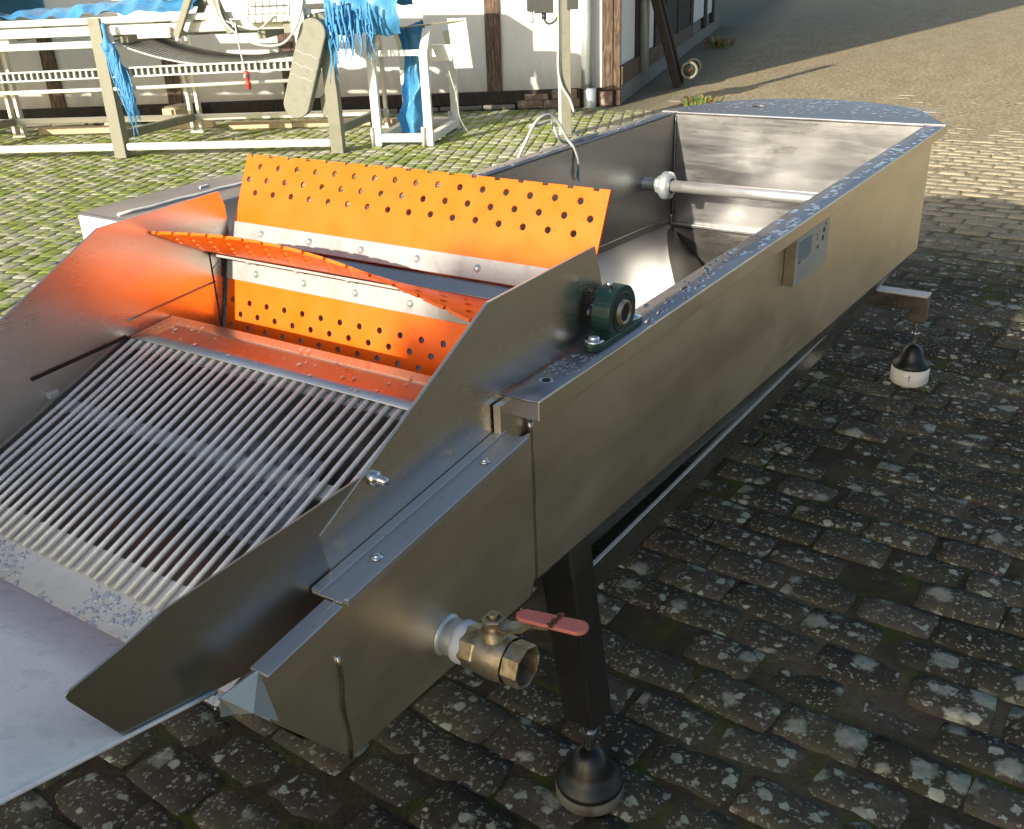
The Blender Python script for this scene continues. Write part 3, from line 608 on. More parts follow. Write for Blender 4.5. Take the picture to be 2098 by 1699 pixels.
for (d_, z_, hw) in prof:
    c_ = o0 + hd * d_ + Vector((0, 0, z_)); vs += [c_ + sdw * hw, c_ - sdw * hw, c_ - sdw * hw + Vector((0, 0, -.003)), c_ + sdw * hw + Vector((0, 0, -.003))]
n = len(prof); mb.add(vs, [(4 * i + j, 4 * (i + 1) + j, 4 * (i + 1) + (j + 1) % 4, 4 * i + (j + 1) % 4) for i in range(n - 1) for j in range(4)] + [(0, 1, 2, 3)]); obj('lever', mb, 'brass', valve)
mb = MB(); ol = []
L0, L1, hw = .034, .134, .0140
for i in range(9): t = -math.pi / 2 + math.pi * i / 8; ol.append((L1 - hw + hw * math.cos(t), hw * math.sin(t)))
for i in range(5): t = math.pi / 2 + math.pi * i / 4; ol.append((L0 + .010 + .010 * math.cos(t), hw * .86 * math.sin(t)))
hp = [o0 + hd * a + sdw * b + Vector((0, 0, .0735 + .02 * (a - .05))) for a, b in ol]
mb.prism(hp, (0, 0, .0062)); handle = obj('handle_grip', mb, 'handle_red', valve, bevel=.002)
mb = MB(); c_ = o0 + hd * .088 + Vector((0, 0, .0812))
for i in range(7):
    q = c_ + sdw * (-.014 + .0047 * i) + hd * random.uniform(-.004, .004); mb.box(q, (.006, .006 + random.uniform(0, .004), .0006), Matrix.Rotation(random.uniform(0, 1.5), 3, 'Z'))
obj('chipped_paint', mb, 'rust', valve)
# ---- support frame, legs, feet
mb = MB(); mb.prism([T(.255, .172, -.603), T(.255, .172, -.672), T(.255, .176, -.672), T(.255, .176, -.607), T(.255, .225, -.607), T(.255, .225, -.603)], (2.33, 0, 0))
frame = steelobj('frame_rail', mb, 'frame_steel', bevel=.001)
mb = MB(); mb.prism([T(.255, .171, -.6015), T(.255, .171, -.6045), T(.255, .179, -.6045), T(.255, .179, -.6015)], (2.30, 0, 0)); obj('rail_edge', mb, 'matt_sheet', frame)
mb = MB(); mb.prism([T(.255, .888, -.603), T(.255, .888, -.672), T(.255, .884, -.672), T(.255, .884, -.607), T(.255, .835, -.607), T(.255, .835, -.603)], (2.33, 0, 0)); steelobj('frame_rail', mb, 'frame_steel')
mb = MB(); mb.box(T(2.615, .53, -.632), (.06, .60, .055)); steelobj('cross_member', mb, 'frame_steel', bevel=.003)
def foot(x, y, ztop, puck, parent):
    mb = MB(); nth = int((ztop + .86 - puck) / .0022); mb.lathe(T(x, y, -.86 + puck), (0, 0, 1), [(.0096 + .0012 * (q_ % 2), q_ * .0022) for q_ in range(nth + 2)], 12); rod = obj('threaded_rod', mb, 'polished_steel', parent)
    mb = MB(); mb.lathe(T(x, y, -.828 + puck), (0, 0, 1), [(.0, 0), (.016, 0), (.016, .012), (.0, .012)], 6, False); obj('lock_nut', mb, 'polished_steel', rod)
    mb = MB(); mb.lathe(T(x, y, -.95 + puck), (0, 0, 1), [(.0, .001), (.066, .001), (.068, .006), (.066, .014), (.052, .024), (.044, .042), (.038, .060), (.028, .076), (.016, .086), (.0, .088)], 28); return obj('rubber_foot', mb, 'rubber', parent)
# near post
mb = MB(); mb.add([T(x + (.012 if z < -.5 else 0), y + (-.042 if z < -.5 else 0), z) for z in (-.345, -.745) for (x, y) in ((.150, .043), (.222, .043), (.222, .112), (.150, .112))], [(3, 2, 1, 0), (4, 5, 6, 7), (0, 1, 5, 4), (1, 2, 6, 5), (2, 3, 7, 6), (3, 0, 4, 7)]); leg1 = steelobj('leg', mb, 'leg_steel', bevel=.004)
foot(.204, .036, -.745, .026, leg1)
mb = MB(); mb.prism([T(.24, .06, -.36), T(.24, .21, -.58), T(.24, .21, -.67), T(.24, .06, -.67)], (.004, 0, 0)); steelobj('gusset_plate', mb, 'frame_steel')
# far bracket leg
mb = MB(); mb.prism([T(2.585, .185, -.603), T(2.585, -.028, -.603), T(2.585, -.028, -.705), T(2.585, .030, -.705), T(2.585, .030, -.660), T(2.585, .185, -.660)], (.06, 0, 0)); leg2 = steelobj('leg', mb, 'frame_steel', bevel=.003)
mb = MB(); mb.prism([T(2.584, .19, -.6005), T(2.584, -.029, -.6005), T(2.646, -.029, -.6005), T(2.646, .19, -.6005)], (0, 0, -.002)); obj('leg_top', mb, 'matt_sheet', leg2)
foot(2.615, .002, -.705, .062, leg2)
for x in (.203, 2.615):
    mb = MB(); mb.prism([T(x - .037, .995, -.40), T(x - .037, 1.06, -.40), T(x - .037, 1.06, -.78), T(x - .037, .995, -.78)], (.075, 0, 0)); lg = steelobj('leg', mb, 'frame_steel', bevel=.004)
    foot(x, 1.028, -.78, 0.0, lg)
# ---- bearing block
BXc = .285; AZ = .047; BY = .0315
mb = MB()
base = []
for sx_ in (1, -1):
    for i in range(9): t = (-math.pi / 2 + math.pi * i / 8) + (0 if sx_ > 0 else math.pi); base.append((BXc + sx_ * .068 + .017 * math.cos(t), BY + .0175 * math.sin(t)))
mb.prism([T(x, y, .0022) for x, y in base], (0, 0, .0135)); bear = steelobj('bearing_block', mb, 'cast_green', bevel=.003)
mb = MB(); hp = []
for i in range(25): t = R(-38) + R(256) * i / 24; hp.append((BXc + .048 * math.cos(t), AZ + .045 * math.sin(t)))
hp += [(BXc - .050, .0157), (BXc + .050, .0157)]
mb.prism([T(x, BY - .0165, z) for x, z in hp], (0, .033, 0)); obj('housing', mb, 'cast_green', bear, bevel=.006)
mb = MB(); mb.lathe(T(BXc, BY - .017, AZ), (0, -1, 0), [(.036, -.004), (.034, .0), (.031, .0005), (.027, -.006)], 28); obj('outer_ring', mb, 'rubber', bear)
mb = MB(); mb.lathe(T(BXc, BY - .0155, AZ), (0, -1, 0), [(.027, -.004), (.0215, -.003), (.0205, .0075), (.0165, .0080), (.0155, .004), (.0, .004)], 28); obj('inner_ring', mb, 'brass', bear)
mb = MB(); mb.lathe(T(BXc, BY - .0195, AZ), (0, -1, 0), [(.0, .0006), (.0153, .0006)], 24); obj('shaft_end', mb, 'dark', bear)
mb = MB(); mb.lathe(T(BXc - .018, BY - .003, AZ + .042), (-.35, 0, 1), [(.0035, 0), (.0035, .006), (.005, .007), (.005, .012), (.002, .015), (0, .016)], 10); obj('grease_nipple', mb, 'polished_steel', bear)
for sx_ in (-1, 1): bolt(T(BXc + sx_ * .066, BY, .0157), (0, 0, 1), .0095, .010, parent=bear)
# ---- paddle wheel
AX = .262
wax = (AX, AZ)
mb = MB(); mb.tube([T(AX, .065, AZ), T(AX, .925, AZ)], .024, 4, smooth=False); wheel = steelobj('paddle_wheel', mb, 'frame_steel', bevel=.002)
mb = MB(); mb.tube([T(AX, .016, AZ), T(AX, .99, AZ)], .0125, 16); obj('shaft', mb, 'polished_steel', wheel)
PL = .852; PY0 = .918
def paddle(ang, width, curve=None, off=.012):
    d = Vector((math.cos(R(ang)), 0, math.sin(R(ang)))); nrm = Vector((-d.z, 0, d.x))    # nrm: leading side
    if nrm.x > 0: nrm = -nrm
    o = T(AX, PY0, AZ)
    def fn(a, b, c):
        q = o + d * (.016 + b) + nrm * (off + c) + Vector((0, -a, 0))
        if curve: q += curve(a / PL, b / width) 
        return q
    return fn, d, nrm
def mid_curve(a, t):
    e = t * t
    return Vector((0, 0, e * (.018 - .060 * (a - .0) + .155 * math.sin(math.pi * min(1, a * 1.02)) * .30))) + Vector((-e * .03 * a, 0, 0))
for ang, wdt, cv, vis in ((64, .183, lambda a, t: Vector((.010 * t * t * math.sin(math.pi * a * 1.0), 0, 0)), 1), (158, .185, mid_curve, 1), (255, .190, None, 1), (341, .185, None, 0)):
    fn, d, nrm = paddle(ang, wdt, cv)
    mb = perf_sheet(PL, wdt, 4 if ang in (158, 255) else 3, .0505, .0064, .005, fn, notch=.010, blank0=.004)
    obj('paddle', mb, 'orange', wheel)
    mb = MB(); o = T(AX, PY0 - .002, AZ)
    q = [o + d * .020 + nrm * .0150, o + d * .058 + nrm * .0150, o + d * .058 + nrm * .0200, o + d * .020 + nrm * .0200]
    mb.prism(q, (0, -(PL - .004), 0)); st = obj('clamp_strip', mb, 'strip', wheel, bevel=.001)
    for i in range(6):
        y = PY0 - .09 - i * .135
        b_ = T(AX, y, AZ) + d * .039 + nrm * .0201; mb = MB(); mb.lathe(b_, nrm, [(.0075, 0), (.0075, .0010), (.0045, .0012), (.0045, .0034), (.0034, .0044), (0, .0046)], 10); obj('bolt', mb, 'zinc', wheel)
# ---- drive guard on the far side of the wheel
def top(x, y): return T(x, y, .115)
gd = [(.150, 1.275), (.255, 1.285), (.40, 1.288), (.54, 1.285), (.595, 1.262), (.615, 1.215), (.60, 1.06), (.15, 1.06)]
mb = MB(); mb.prism([T(x, y, -.03) for x, y in gd], (0, 0, .145)); guard = steelobj('drive_guard', mb, 'rim_steel', bevel=.003)
mb = MB(); mb.tube([T(.17 + .4 * i / 10, 1.16 + .004 * math.sin(i * 2), .117) for i in range(11)], .004, 6); obj('guard_seam', mb, 'matt_sheet', guard)
mb = MB(); mb.box(T(.45, 1.22, .1165), (.03, .012, .006)); obj('guard_latch', mb, 'polished_steel', guard, bevel=.002)
mb = MB(); mb.box(T(.149, 1.17, .045), (.003, .20, .13)); obj('guard_end', mb, 'matt_sheet', guard)
mb = MB(); mb.prism([T(.30, .932, .03), T(.62, .932, .03), T(.62, 1.055, .03), T(.30, 1.055, .03)], (0, 0, .004)); steelobj('guard_foot', mb, 'matt_sheet')
# ---- name plate
mb = MB(); mb.prism([T(1.150, .0395, -.040), T(1.395, .0395, -.040), T(1.395, .0395, -.158), T(1.150, .0395, -.158)], (0, -.026, 0)); npl = steelobj('name_plate', mb, 'frame_steel', bevel=.001)
mb = MB(); mb.prism([T(1.150, .0133, -.041), T(1.394, .0133, -.041), T(1.394, .0133, -.157), T(1.150, .0133, -.157)], (0, -.0015, 0)); obj('face', mb, 'label_grey', npl)
def npr(x0, x1, z0, z1, mat, name):
    mb = MB(); mb.prism([T(x0, .0116, z0), T(x1, .0116, z0), T(x1, .0116, z1), T(x0, .0116, z1)], (0, -.0006, 0)); obj(name, mb, mat, npl)
npr(1.165, 1.258, -.054, -.100, 'label_blue', 'blue_print')
npr(1.168, 1.185, -.103, -.107, 'ink', 'print_line'); npr(1.195, 1.25, -.103, -.106, 'label_blue', 'print_line')
for z in (-.118, -.128, -.138, -.147): npr(1.165, 1.165 + random.uniform(.07, .15), z, z - .0022, 'strip', 'print_line')
for (x, z, w_, h_2) in ((1.352, -.066, .013, .014), (1.348, -.084, .015, .016), (1.312, -.100, .012, .010), (1.300, -.066, .006, .005), (1.300, -.076, .005, .006), (1.362, -.052, .006, .008)):
    mb = MB(); ol = [T(x + w_ * .5 * math.cos(t) * random.uniform(.6, 1.1), .0112, z + h_2 * .5 * math.sin(t) * random.uniform(.6, 1.1)) for t in [2 * math.pi * i / 9 for i in range(9)]]
    mb.prism(ol, (0, -.0006, 0)); obj('print_mark', mb, 'ink', npl)
mb = MB(); mb.bar(T(1.145, .033, -.0345), T(1.40, .033, -.0345), .012, .004); obj('plate_bracket', mb, 'dark', npl)
# ---- water standing on the metal
def blob_mesh(points):
    mb = MB()
    for (c, r, h, ex, ey, rz, frame_) in points:
        n = 9; ph = [random.uniform(.7, 1.2) for _ in range(n)]; ux, uy, uz = frame_
        rings = []
        for (rr, hh) in ((1.0, 0), (.93, .5), (.7, .9), (.3, 1.0)):
            rings.append([c + (ux * math.cos(2 * math.pi * i / n + rz) * ex + uy * math.sin(2 * math.pi * i / n + rz) * ey) * r * rr * ph[i] + uz * h * hh for i in range(n)])
        vs = [q for ring in rings for q in ring] + [c + uz * h]
        fs = [(a * n + i, a * n + (i + 1) % n, (a + 1) * n + (i + 1) % n, (a + 1) * n + i) for a in range(3) for i in range(n)] + [(3 * n + i, 3 * n + (i + 1) % n, 4 * n) for i in range(n)]
        mb.add(vs, fs, True)
    return mb
UP = (Vector((1, 0, 0)), Vector((0, 1, 0)), Vector((0, 0, 1)))
P_ = []
for _ in range(420):
    x = .35 + (XE - .35) * random.random(); y = random.uniform(.008, .055); cl = noise.noise(Vector((x * 6, y * 40, 0)))
    if cl < -.12: continue
    r = random.choice([.002, .004, .007, .010, .013]) * random.uniform(.7, 1.3); P_.append((T(x, y, .0016), min(r, .010), .0005 + r * .06, random.uniform(.9, 1.9), random.uniform(.6, 1.0), random.uniform(0, 3), UP))
for _ in range(60):
    x = random.uniform(.10, .2); y = random.uniform(.008, .055); P_.append((T(x, y, .0016), random.uniform(.0015, .005), .0012, 1.3, .8, random.uniform(0, 3), UP))
for _ in range(800):
    a = random.random(); x = XE + .02 + .46 * math.sqrt(random.random()); y = random.uniform(.02, 1.03)
    if ((x - XE) / .49) ** 2 + ((y - .53) / .56) ** 2 > .93 or (x - 2.82) ** 2 + (y - .742) ** 2 < .04 ** 2: continue
    r = random.choice([.003, .004, .006, .009]) * random.uniform(.7, 1.3); P_.append((T(x, y, .0060), r, .0006 + r * .06, random.uniform(.8, 1.5), random.uniform(.7, 1.2), random.uniform(0, 3), UP))
for _ in range(140):
    x = random.uniform(.9, XE); y = random.uniform(1.005, 1.05); r = random.uniform(.002, .008); P_.append((T(x, y, .0016), r, .0018, 1.2, .9, random.uniform(0, 3), UP))
wo = steelobj('rim_water_drops', blob_mesh(P_), 'water'); wo['kind'] = 'stuff'
GF = (Vector((math.cos(GA), 0, math.sin(GA))), Vector((0, 1, 0)), Vector((-math.sin(GA), 0, math.cos(GA)))); P_ = []
for _ in range(900):
    u = GL + random.uniform(.004, .072); y = random.uniform(.175, .9)
    if noise.noise(Vector((u * 22, y * 14, 4))) < .02: continue
    r = random.choice([.0015, .002, .003, .0042]) * random.uniform(.7, 1.4); P_.append((GP(u, y, -.0064), r, .0006 + r * .2, random.uniform(.8, 1.5), random.uniform(.7, 1.3), random.uniform(0, 3), GF))
for _ in range(90): P_.append((GP(GL + .0745, random.uniform(.175, .9), -.012 - random.uniform(0, .02)), .0022, .002, 1, 1, 0, (Vector((0, 1, 0)), Vector((0, 0, 1)), Vector((-1, 0, -.3)))))
for _ in range(50):
    x = random.uniform(-.01, .08); y = random.uniform(.1, .9); r = random.uniform(.001, .004); P_.append((T(x, y, -.0515 + .0095 * (x + .02) / .105 + .001), r, .0005, 1.5, .8, random.uniform(0, 3), UP))
wo = obj('plate_water_drops', blob_mesh(P_), 'water_pale', tank); wo['kind'] = 'stuff'

# foot blocks standing on the paving
for (x, y, h, mt, lab) in ((.204, .036, .026, 'grey_plastic', 'dirty grey round block under the near rubber foot of the tank'), (2.615, .002, .062, 'white_plastic', 'white round plastic block with scribbled mark under the far rubber foot')):
    mb = MB(); mb.lathe((x, y, 0), (0, 0, 1), [(.0, .0), (.066, .0), (.069, .003), (.069, h - .004), (.066, h - .0005), (.0, h - .0005)], 32)
    if h > .05:
        e = thing('foot_block', (x, y, 0), lab, 'block', 'round blocks under the tank feet'); obj('block', mb, mt, e)
        mb = MB(); dv = (CAM.xy - Vector((x, y))).normalized(); tv = Vector((-dv.y, dv.x))
        for i, (a, z, b_, z2) in enumerate(((0, .05, .004, .043), (.004, .043, -.003, .036), (-.003, .036, .004, .030), (.004, .030, -.001, .022), (-.003, .040, .002, .046))):
            f_ = lambda q, zz: Vector((x, y, zz)) + Vector((*(dv * math.sqrt(.0693 ** 2 - q * q) + tv * q), 0)); mb.tube([f_(a, z), f_(b_, z2)], .0011, 5)
        obj('pen_mark', mb, 'ink', e)
    else: tag(obj('foot_block', mb, mt, base=(x, y, 0)), lab, 'block', 'round blocks under the tank feet')

# ================================================================== BACKGROUND THINGS
L1 = Vector((4.454, 7.433, 0)); cdv = Vector((.473, -.881, 0)).normalized(); cnv = Vector((.881, .473, 0)).normalized()
def CV(s, t, h): return L1 + cdv * s + cnv * t + Vector((0, 0, h))
conv = thing('belt_conveyor', CV(.9, .7, 0), 'long stripped belt conveyor frame of pale metal standing before the white house', 'conveyor')
def cbar(a, b, wd_, hg, mat, name, parent=None, up=(0, 0, 1), bevel=.004):
    mb = MB(); mb.bar(CV(*a), CV(*b), wd_, hg, up); return obj(name, mb, mat, parent or conv, bevel=bevel)
for s in (.06, 2.09): cbar((s, .055, 0), (s, .055, 1.19 if s < 1 else .98), .11, .115, 'alu_grey', 'leg', up=tuple(cnv))
for s in (-1.72, .24, 2.2):
    for ds in (-.045, .045): cbar((s + ds, 1.4, 0.01), (s + ds, 1.4, 1.1), .035, .07, 'alu', 'leg', up=tuple(cnv))
    cbar((s - .07, 1.4, .012), (s + .07, 1.4, .012), .07, .025, 'alu', 'leg_plate')
S1 = 1.98
cbar((-4.2, .05, .095), (.0, .05, .095), .065, .062, 'rail_white', 'bottom_rail', bevel=.014); cbar((.12, .05, .095), (S1 + .05, .05, .09), .065, .062, 'rail_white', 'bottom_rail', bevel=.014)
cbar((-4.2, 1.36, .16), (S1 + .3, 1.36, .16), .05, .06, 'rail_white', 'bottom_rail', bevel=.014)
cbar((-4.2, .055, 1.15), (S1, .055, 1.175), .07, .055, 'rail_white', 'top_rail', bevel=.014)
cbar((-4.2, .10, 1.075), (S1, .10, 1.09), .05, .085, 'rail_white', 'top_rail', bevel=.014)
cbar((-4.2, 1.36, 1.15), (S1, 1.36, 1.17), .07, .055, 'rail_white', 'top_rail', bevel=.014)
cbar((-4.2, .06, .955), (-.005, .06, .975), .05, .06, 'rail_white', 'guide_rail', bevel=.014)
cbar((-4.2, .30, .93), (-.0, .30, .95), .3, .012, 'alu_grey', 'slider_plate')
mb = MB(); mb.tube([CV(-4.2, .02, .57), CV(.0, .02, .60), CV(1.84, .02, .63)], .017, 10); obj('tie_rod', mb, 'rail_white', conv)
# slotted side of the return belt: frame of two thin rails and many webs
z_at = lambda s: .725 + (s + .92) * .0125
for z in (.036, -.036): cbar((-4.2, .03, z_at(-4.2) + z), (1.80, .03, z_at(1.8) + z), .04, .014, 'belt_plastic', 'belt_edge', bevel=.002)
mb = MB(); mb.bar(CV(-4.2, .056, z_at(-4.2)), CV(1.8, .056, z_at(1.8)), .01, .06); obj('belt_web_back', mb, 'cover_grey', conv)
webme = None; s = -1.95; nweb = 0
while s < 1.78:
    if webme is None:
        q = MB(); q.bar(cdv * 0 + Vector((0, 0, -.03)), Vector((0, 0, .03)), .014, .03, tuple(cnv)); webme = q.mesh('belt_web', 'belt_plastic')
    share('belt_web', webme, conv, CV(s, .032, z_at(s))); s += .0575
# sagging belt
def sag(u): return CV(.17 + 1.65 * u, .06, 0), .985 - .22 * (1 - (1 - min(1, u / .62)) ** 2) if u < .62 else .765 + .05 * (u - .62) / .38
mb = MB()
def belt(u, v):
    p0, z = sag(u); return p0 + cnv * (.9 * v) + Vector((0, 0, z + .02 * math.sin(v * 3)))
mb.grid(belt, 44, 16, True); b = obj('sagging_belt', mb, 'belt_plastic', conv, solid=.012)
ribme = MB(); 
for i in range(0, 60):
    u = i / 60; ribme.tube([belt(u, v / 8) + Vector((0, 0, .008)) for v in range(9)], .004, 4)
obj('belt_ribs', ribme, 'cover_grey', b)
mb = MB()
for s, t in ((-.9, .3),): mb.box(CV(s, .2, .99), (.14, .14, .10), Matrix.Rotation(R(-62), 3, 'Z'))
obj('bearing_holder', mb, 'rail_white', conv, bevel=.01)
cbar((.42, .05, 1.055), (.72, .05, 1.055), .05, .085, 'rail_white', 'motor_bracket')
cbar((.38, .10, .80), (.12, 1.36, .16), .06, .06, 'alu_grey', 'diagonal_brace') if False else None
cbar((.06, .12, .19), (.24, 1.33, .165), .05, .075, 'alu_grey', 'cross_brace'); cbar((2.09, .12, .19), (2.2, 1.33, .165), .05, .075, 'alu_grey', 'cross_brace'); cbar((-1.9, .12, .19), (-1.72, 1.33, .165), .05, .075, 'alu_grey', 'cross_brace')
for s in (-1.2, .25, 1.5): cbar((s, .12, 1.02), (s, 1.33, 1.03), .07, .10, 'alu_grey', 'cross_beam')
cbar((-.1, .8, 1.0), (1.9, .8, 1.0), .3, .02, 'alu_grey', 'slider_plate')
# drive cover (rounded end plate)
mb = MB(); ol = []
c0, c1, rr = (2.015, 1.02), (1.80, .44), .115
ang = math.atan2(c0[1] - c1[1], c0[0] - c1[0])
for i in range(13): t = ang - math.pi / 2 + math.pi * i / 12; ol.append((c0[0] + rr * math.cos(t), c0[1] + rr * math.sin(t)))
for i in range(13): t = ang + math.pi / 2 + math.pi * i / 12; ol.append((c1[0] + rr * math.cos(t), c1[1] + rr * math.sin(t)))
mb.prism([CV(s, -.10, h) for s, h in ol], cnv * .13); cover = obj('drive_cover', mb, 'cover_grey', conv, bevel=.01)
for f_ in (.30, .47, .62):
    mb = MB(); c_ = Vector((c0[0] + (c1[0] - c0[0]) * f_, c0[1] + (c1[1] - c0[1]) * f_)); pv = Vector((math.sin(ang), -math.cos(ang)))
    mb.tube([CV(c_.x + pv.x * a, -.1015, c_.y + pv.y * a + .008 * math.sin(a * 60)) for a in [(-1 + 2 * j / 8) * rr * .92 for j in range(9)]], .0028, 5); obj('scratch', mb, 'belt_plastic', cover)
mb = MB(); mb.prism([CV(1.98, .03, .30), CV(2.14, .03, .42), CV(2.14, .03, .60), CV(1.98, .03, .48)], cnv * .06); obj('leg_brace', mb, 'alu_grey', conv, bevel=.004)
mb = MB(); mb.tube([CV(2.02, 1.3, 1.08), CV(2.02, .05, 1.08)], .085, 16); obj('drive_roller', mb, 'cover_grey', conv)
# A-shaped stand lying on the conveyor
st = thing('folding_stand', CV(1.0, .05, 1.0), 'A-shaped pale metal stand perched on top of the conveyor', 'stand')
def sbar(root, a, b, w_, h_, mat, name, F=CV, up=(0, 0, 1), bevel=.004):
    mb = MB(); mb.bar(F(*a), F(*b), w_, h_, up); return obj(name, mb, mat, root, bevel=bevel)
sbar(st, (.80, -.03, 1.02), (1.13, -.03, 1.62), .055, .055, 'alu_grey', 'leg', up=tuple(cnv)); sbar(st, (1.29, -.03, 1.03), (1.10, -.03, 1.55), .055, .055, 'alu_grey', 'leg', up=tuple(cnv))
sbar(st, (.80, .35, 1.03), (1.13, .35, 1.62), .055, .055, 'alu_grey', 'leg', up=tuple(cnv)); sbar(st, (.80, -.02, 1.045), (.80, .34, 1.045), .05, .05, 'alu_grey', 'foot_bar'); sbar(st, (1.29, -.02, 1.05), (1.29, .34, 1.05), .05, .05, 'alu_grey', 'foot_bar')
# white roller with slatted drum lying on the conveyor
rl = thing('slatted_roller', CV(1.62, .1, 1.2), 'white slatted belt roller lying on the conveyor beside the drive cover', 'roller')
for i, (t, z) in enumerate(((-.02, 1.135), (.02, 1.20), (.04, 1.265), (.05, 1.33))):
    s = 1.40
    while s < 1.84:
        mb = MB(); mb.bar(CV(s, t, z), CV(s + .055, t, z), .06, .052); obj('slat', mb, 'rail_white', rl, bevel=.008); s += .062
sbar(rl, (1.88, .02, 1.0), (1.88, .02, 1.6), .12, .12, 'rail_white', 'end_block', up=tuple(cnv)); sbar(rl, (1.39, .10, 1.16), (1.86, .10, 1.16), .12, .06, 'cover_grey', 'roller_core')
sbar(rl, (1.74, .03, 1.06), (1.86, .03, 1.06), .05, .09, 'alu_grey', 'roller_bracket')
hp_ = sbar(rl, (1.30, .45, 1.52), (2.16, .45, 1.52), .42, .48, 'alu_grey', 'shade_block_right')  # added solid, sized to cast shade on the house wall
sbar(rl, (.55, .45, 1.56), (1.29, .45, 1.56), .36, .36, 'alu_grey', 'shade_block_left')  # second solid added for the shade on the house wall
# cables and the red plug
def cable(name, pts, r, mat, label, cat='cable', root=None, group=None):
    pts = [Vector(p) for p in pts]; out_ = []
    for i in range(len(pts) - 1):
        p0, p1, p2, p3 = pts[max(i - 1, 0)], pts[i], pts[i + 1], pts[min(i + 2, len(pts) - 1)]
        for t in [j / 6 for j in range(6)]:
            out_.append(.5 * ((2 * p1) + (p2 - p0) * t + (2 * p0 - 5 * p1 + 4 * p2 - p3) * t * t + (3 * p1 - p0 - 3 * p2 + p3) * t ** 3))
    out_.append(pts[-1]); mb = MB(); mb.tube(out_, r, 8)
    return tag(obj(name, mb, mat, base=pts[0]), label, cat, group) if root is None else obj(name, mb, mat, root)
cable('grey_cable', [CV(1.22, -.06, 1.40), CV(1.25, -.08, 1.15), CV(1.40, -.10, 1.0), CV(1.60, -.16, .935), CV(1.78, -.16, .95), CV(1.90, -.14, 1.08), CV(1.95, -.06, 1.25), CV(1.93, 0, 1.36)], .011, 'cable', 'thick grey cable drooping in a loop beside the drive cover')
cable('grey_cable', [CV(1.12, -.04, 1.32), CV(1.20, -.06, 1.18), CV(1.30, -.07, 1.12), CV(1.38, -.08, 1.09), CV(1.55, -.08, 1.06), CV(1.70, -.06, 1.16), CV(1.80, -.05, 1.12), CV(1.83, -.04, 1.26)], .007, 'cable', 'thin pale cable tangled over the slatted roller')
pl = thing('power_plug', CV(1.40, -.12, .62), 'red industrial power plug hanging on a thin cable before the conveyor', 'plug')
cable('plug_cable', [CV(1.355, -.09, 1.12), CV(1.37, -.11, .95), CV(1.385, -.12, .82), CV(1.395, -.12, .73)], .008, 'cable', '', root=pl)
mb = MB(); mb.lathe(CV(1.40, -.12, .73), (.02, -.03, -1), [(.008, -.005), (.020, .0), (.024, .008), (.024, .062), (.018, .072), (.018, .088), (.027, .092), (.027, .108), (.022, .112), (.022, .145), (.016, .147), (.0, .12)], 14); obj('plug_body', mb, 'red_plug', pl)
mb = MB(); mb.box(CV(1.398, -.147, .695), (.018, .018, .022)); obj('rating_label', mb, 'white_plastic', pl)
# tarpaulins
def tarp(name, fn, nu, nv, label, amp=.035, seed=0, group='blue tarpaulins'):
    mb = MB()
    def f(u, v):
        p_ = fn(u, v); q = p_ * 7 + Vector((seed, 0, 0)); nn = noise.noise(q) + .35 * noise.noise(q * 2.1)
        return p_ + Vector((noise.noise(q + Vector((5, 0, 0))), noise.noise(q + Vector((0, 7, 0))), nn)) * amp
    mb.grid(f, nu, nv); return tag(obj(name, mb, 'tarp', base=fn(.5, .5)), label, 'tarpaulin', group)
tarp('blue_tarpaulin', lambda u, v: CV(-3.2 + 4.1 * u, .06 + .5 * v, 1.195 + .10 * math.sin(v * 3.0) * (.6 + .4 * math.sin(u * 9)) + .02 * u), 120, 16, 'crumpled bright blue tarpaulin lying along the top of the conveyor', .05, 3)
tarp('blue_tarpaulin', lambda u, v: CV(-4.3 + 3.25 * u, .15 + 1.1 * v, 1.2 + .85 * math.sin(math.pi * min(1, max(0, v))) ** .35 * (1 - .25 * u)), 60, 24, 'added blue tarpaulin heap over the left end of the conveyor to shade the house wall', .06, 21)  # heap added and raised so that it shades the house wall
def rolltarp(u, v):
    a = -.6 + 3.6 * v
    return CV(2.10 + .62 * u, .42, 1.16) + cnv * (-.36 * math.cos(a) * (1 - .1 * u)) + Vector((0, 0, .30 * math.sin(a) - .02 * u))
tarp('blue_tarpaulin', rolltarp, 44, 40, 'faded blue tarpaulin wrapped over the end of the conveyor above the small stand', .03, 9)
tarp('blue_tarpaulin', lambda u, v: CV(2.60 + .24 * u + .04 * math.sin(v * 5), .60 + .05 * math.sin(u * 9), 1.0 - .96 * v + .04 * u), 20, 60, 'narrow dark blue tarpaulin strip hanging to the ground inside the small stand', .035, 14)
rg = thing('tarp_fringe', CV(2.2, 0, .9), 'frayed blue tarpaulin strips hanging beside the drive cover', 'fringe')
for i in range(46):
    s0 = 2.12 + random.random() * .40; z0 = 1.08 + random.uniform(-.02, .18); ln = random.uniform(.12, .50) * (1.2 - (s0 - 2.1) * 1.2)
    pts_ = [CV(s0 + .015 * math.sin(j + i) * j * .3, -.02 + .03 * math.sin(i), z0 - ln * j / 6) for j in range(7)]; mb = MB(); mb.tube(pts_, [.011, .012, .010, .009, .007, .004, .001], 5); obj('strand', mb, 'twine', rg)
tg = thing('frayed_twine', CV(.1, -.03, .7), 'bunch of frayed bright blue twine hanging on the conveyor leg', 'twine')
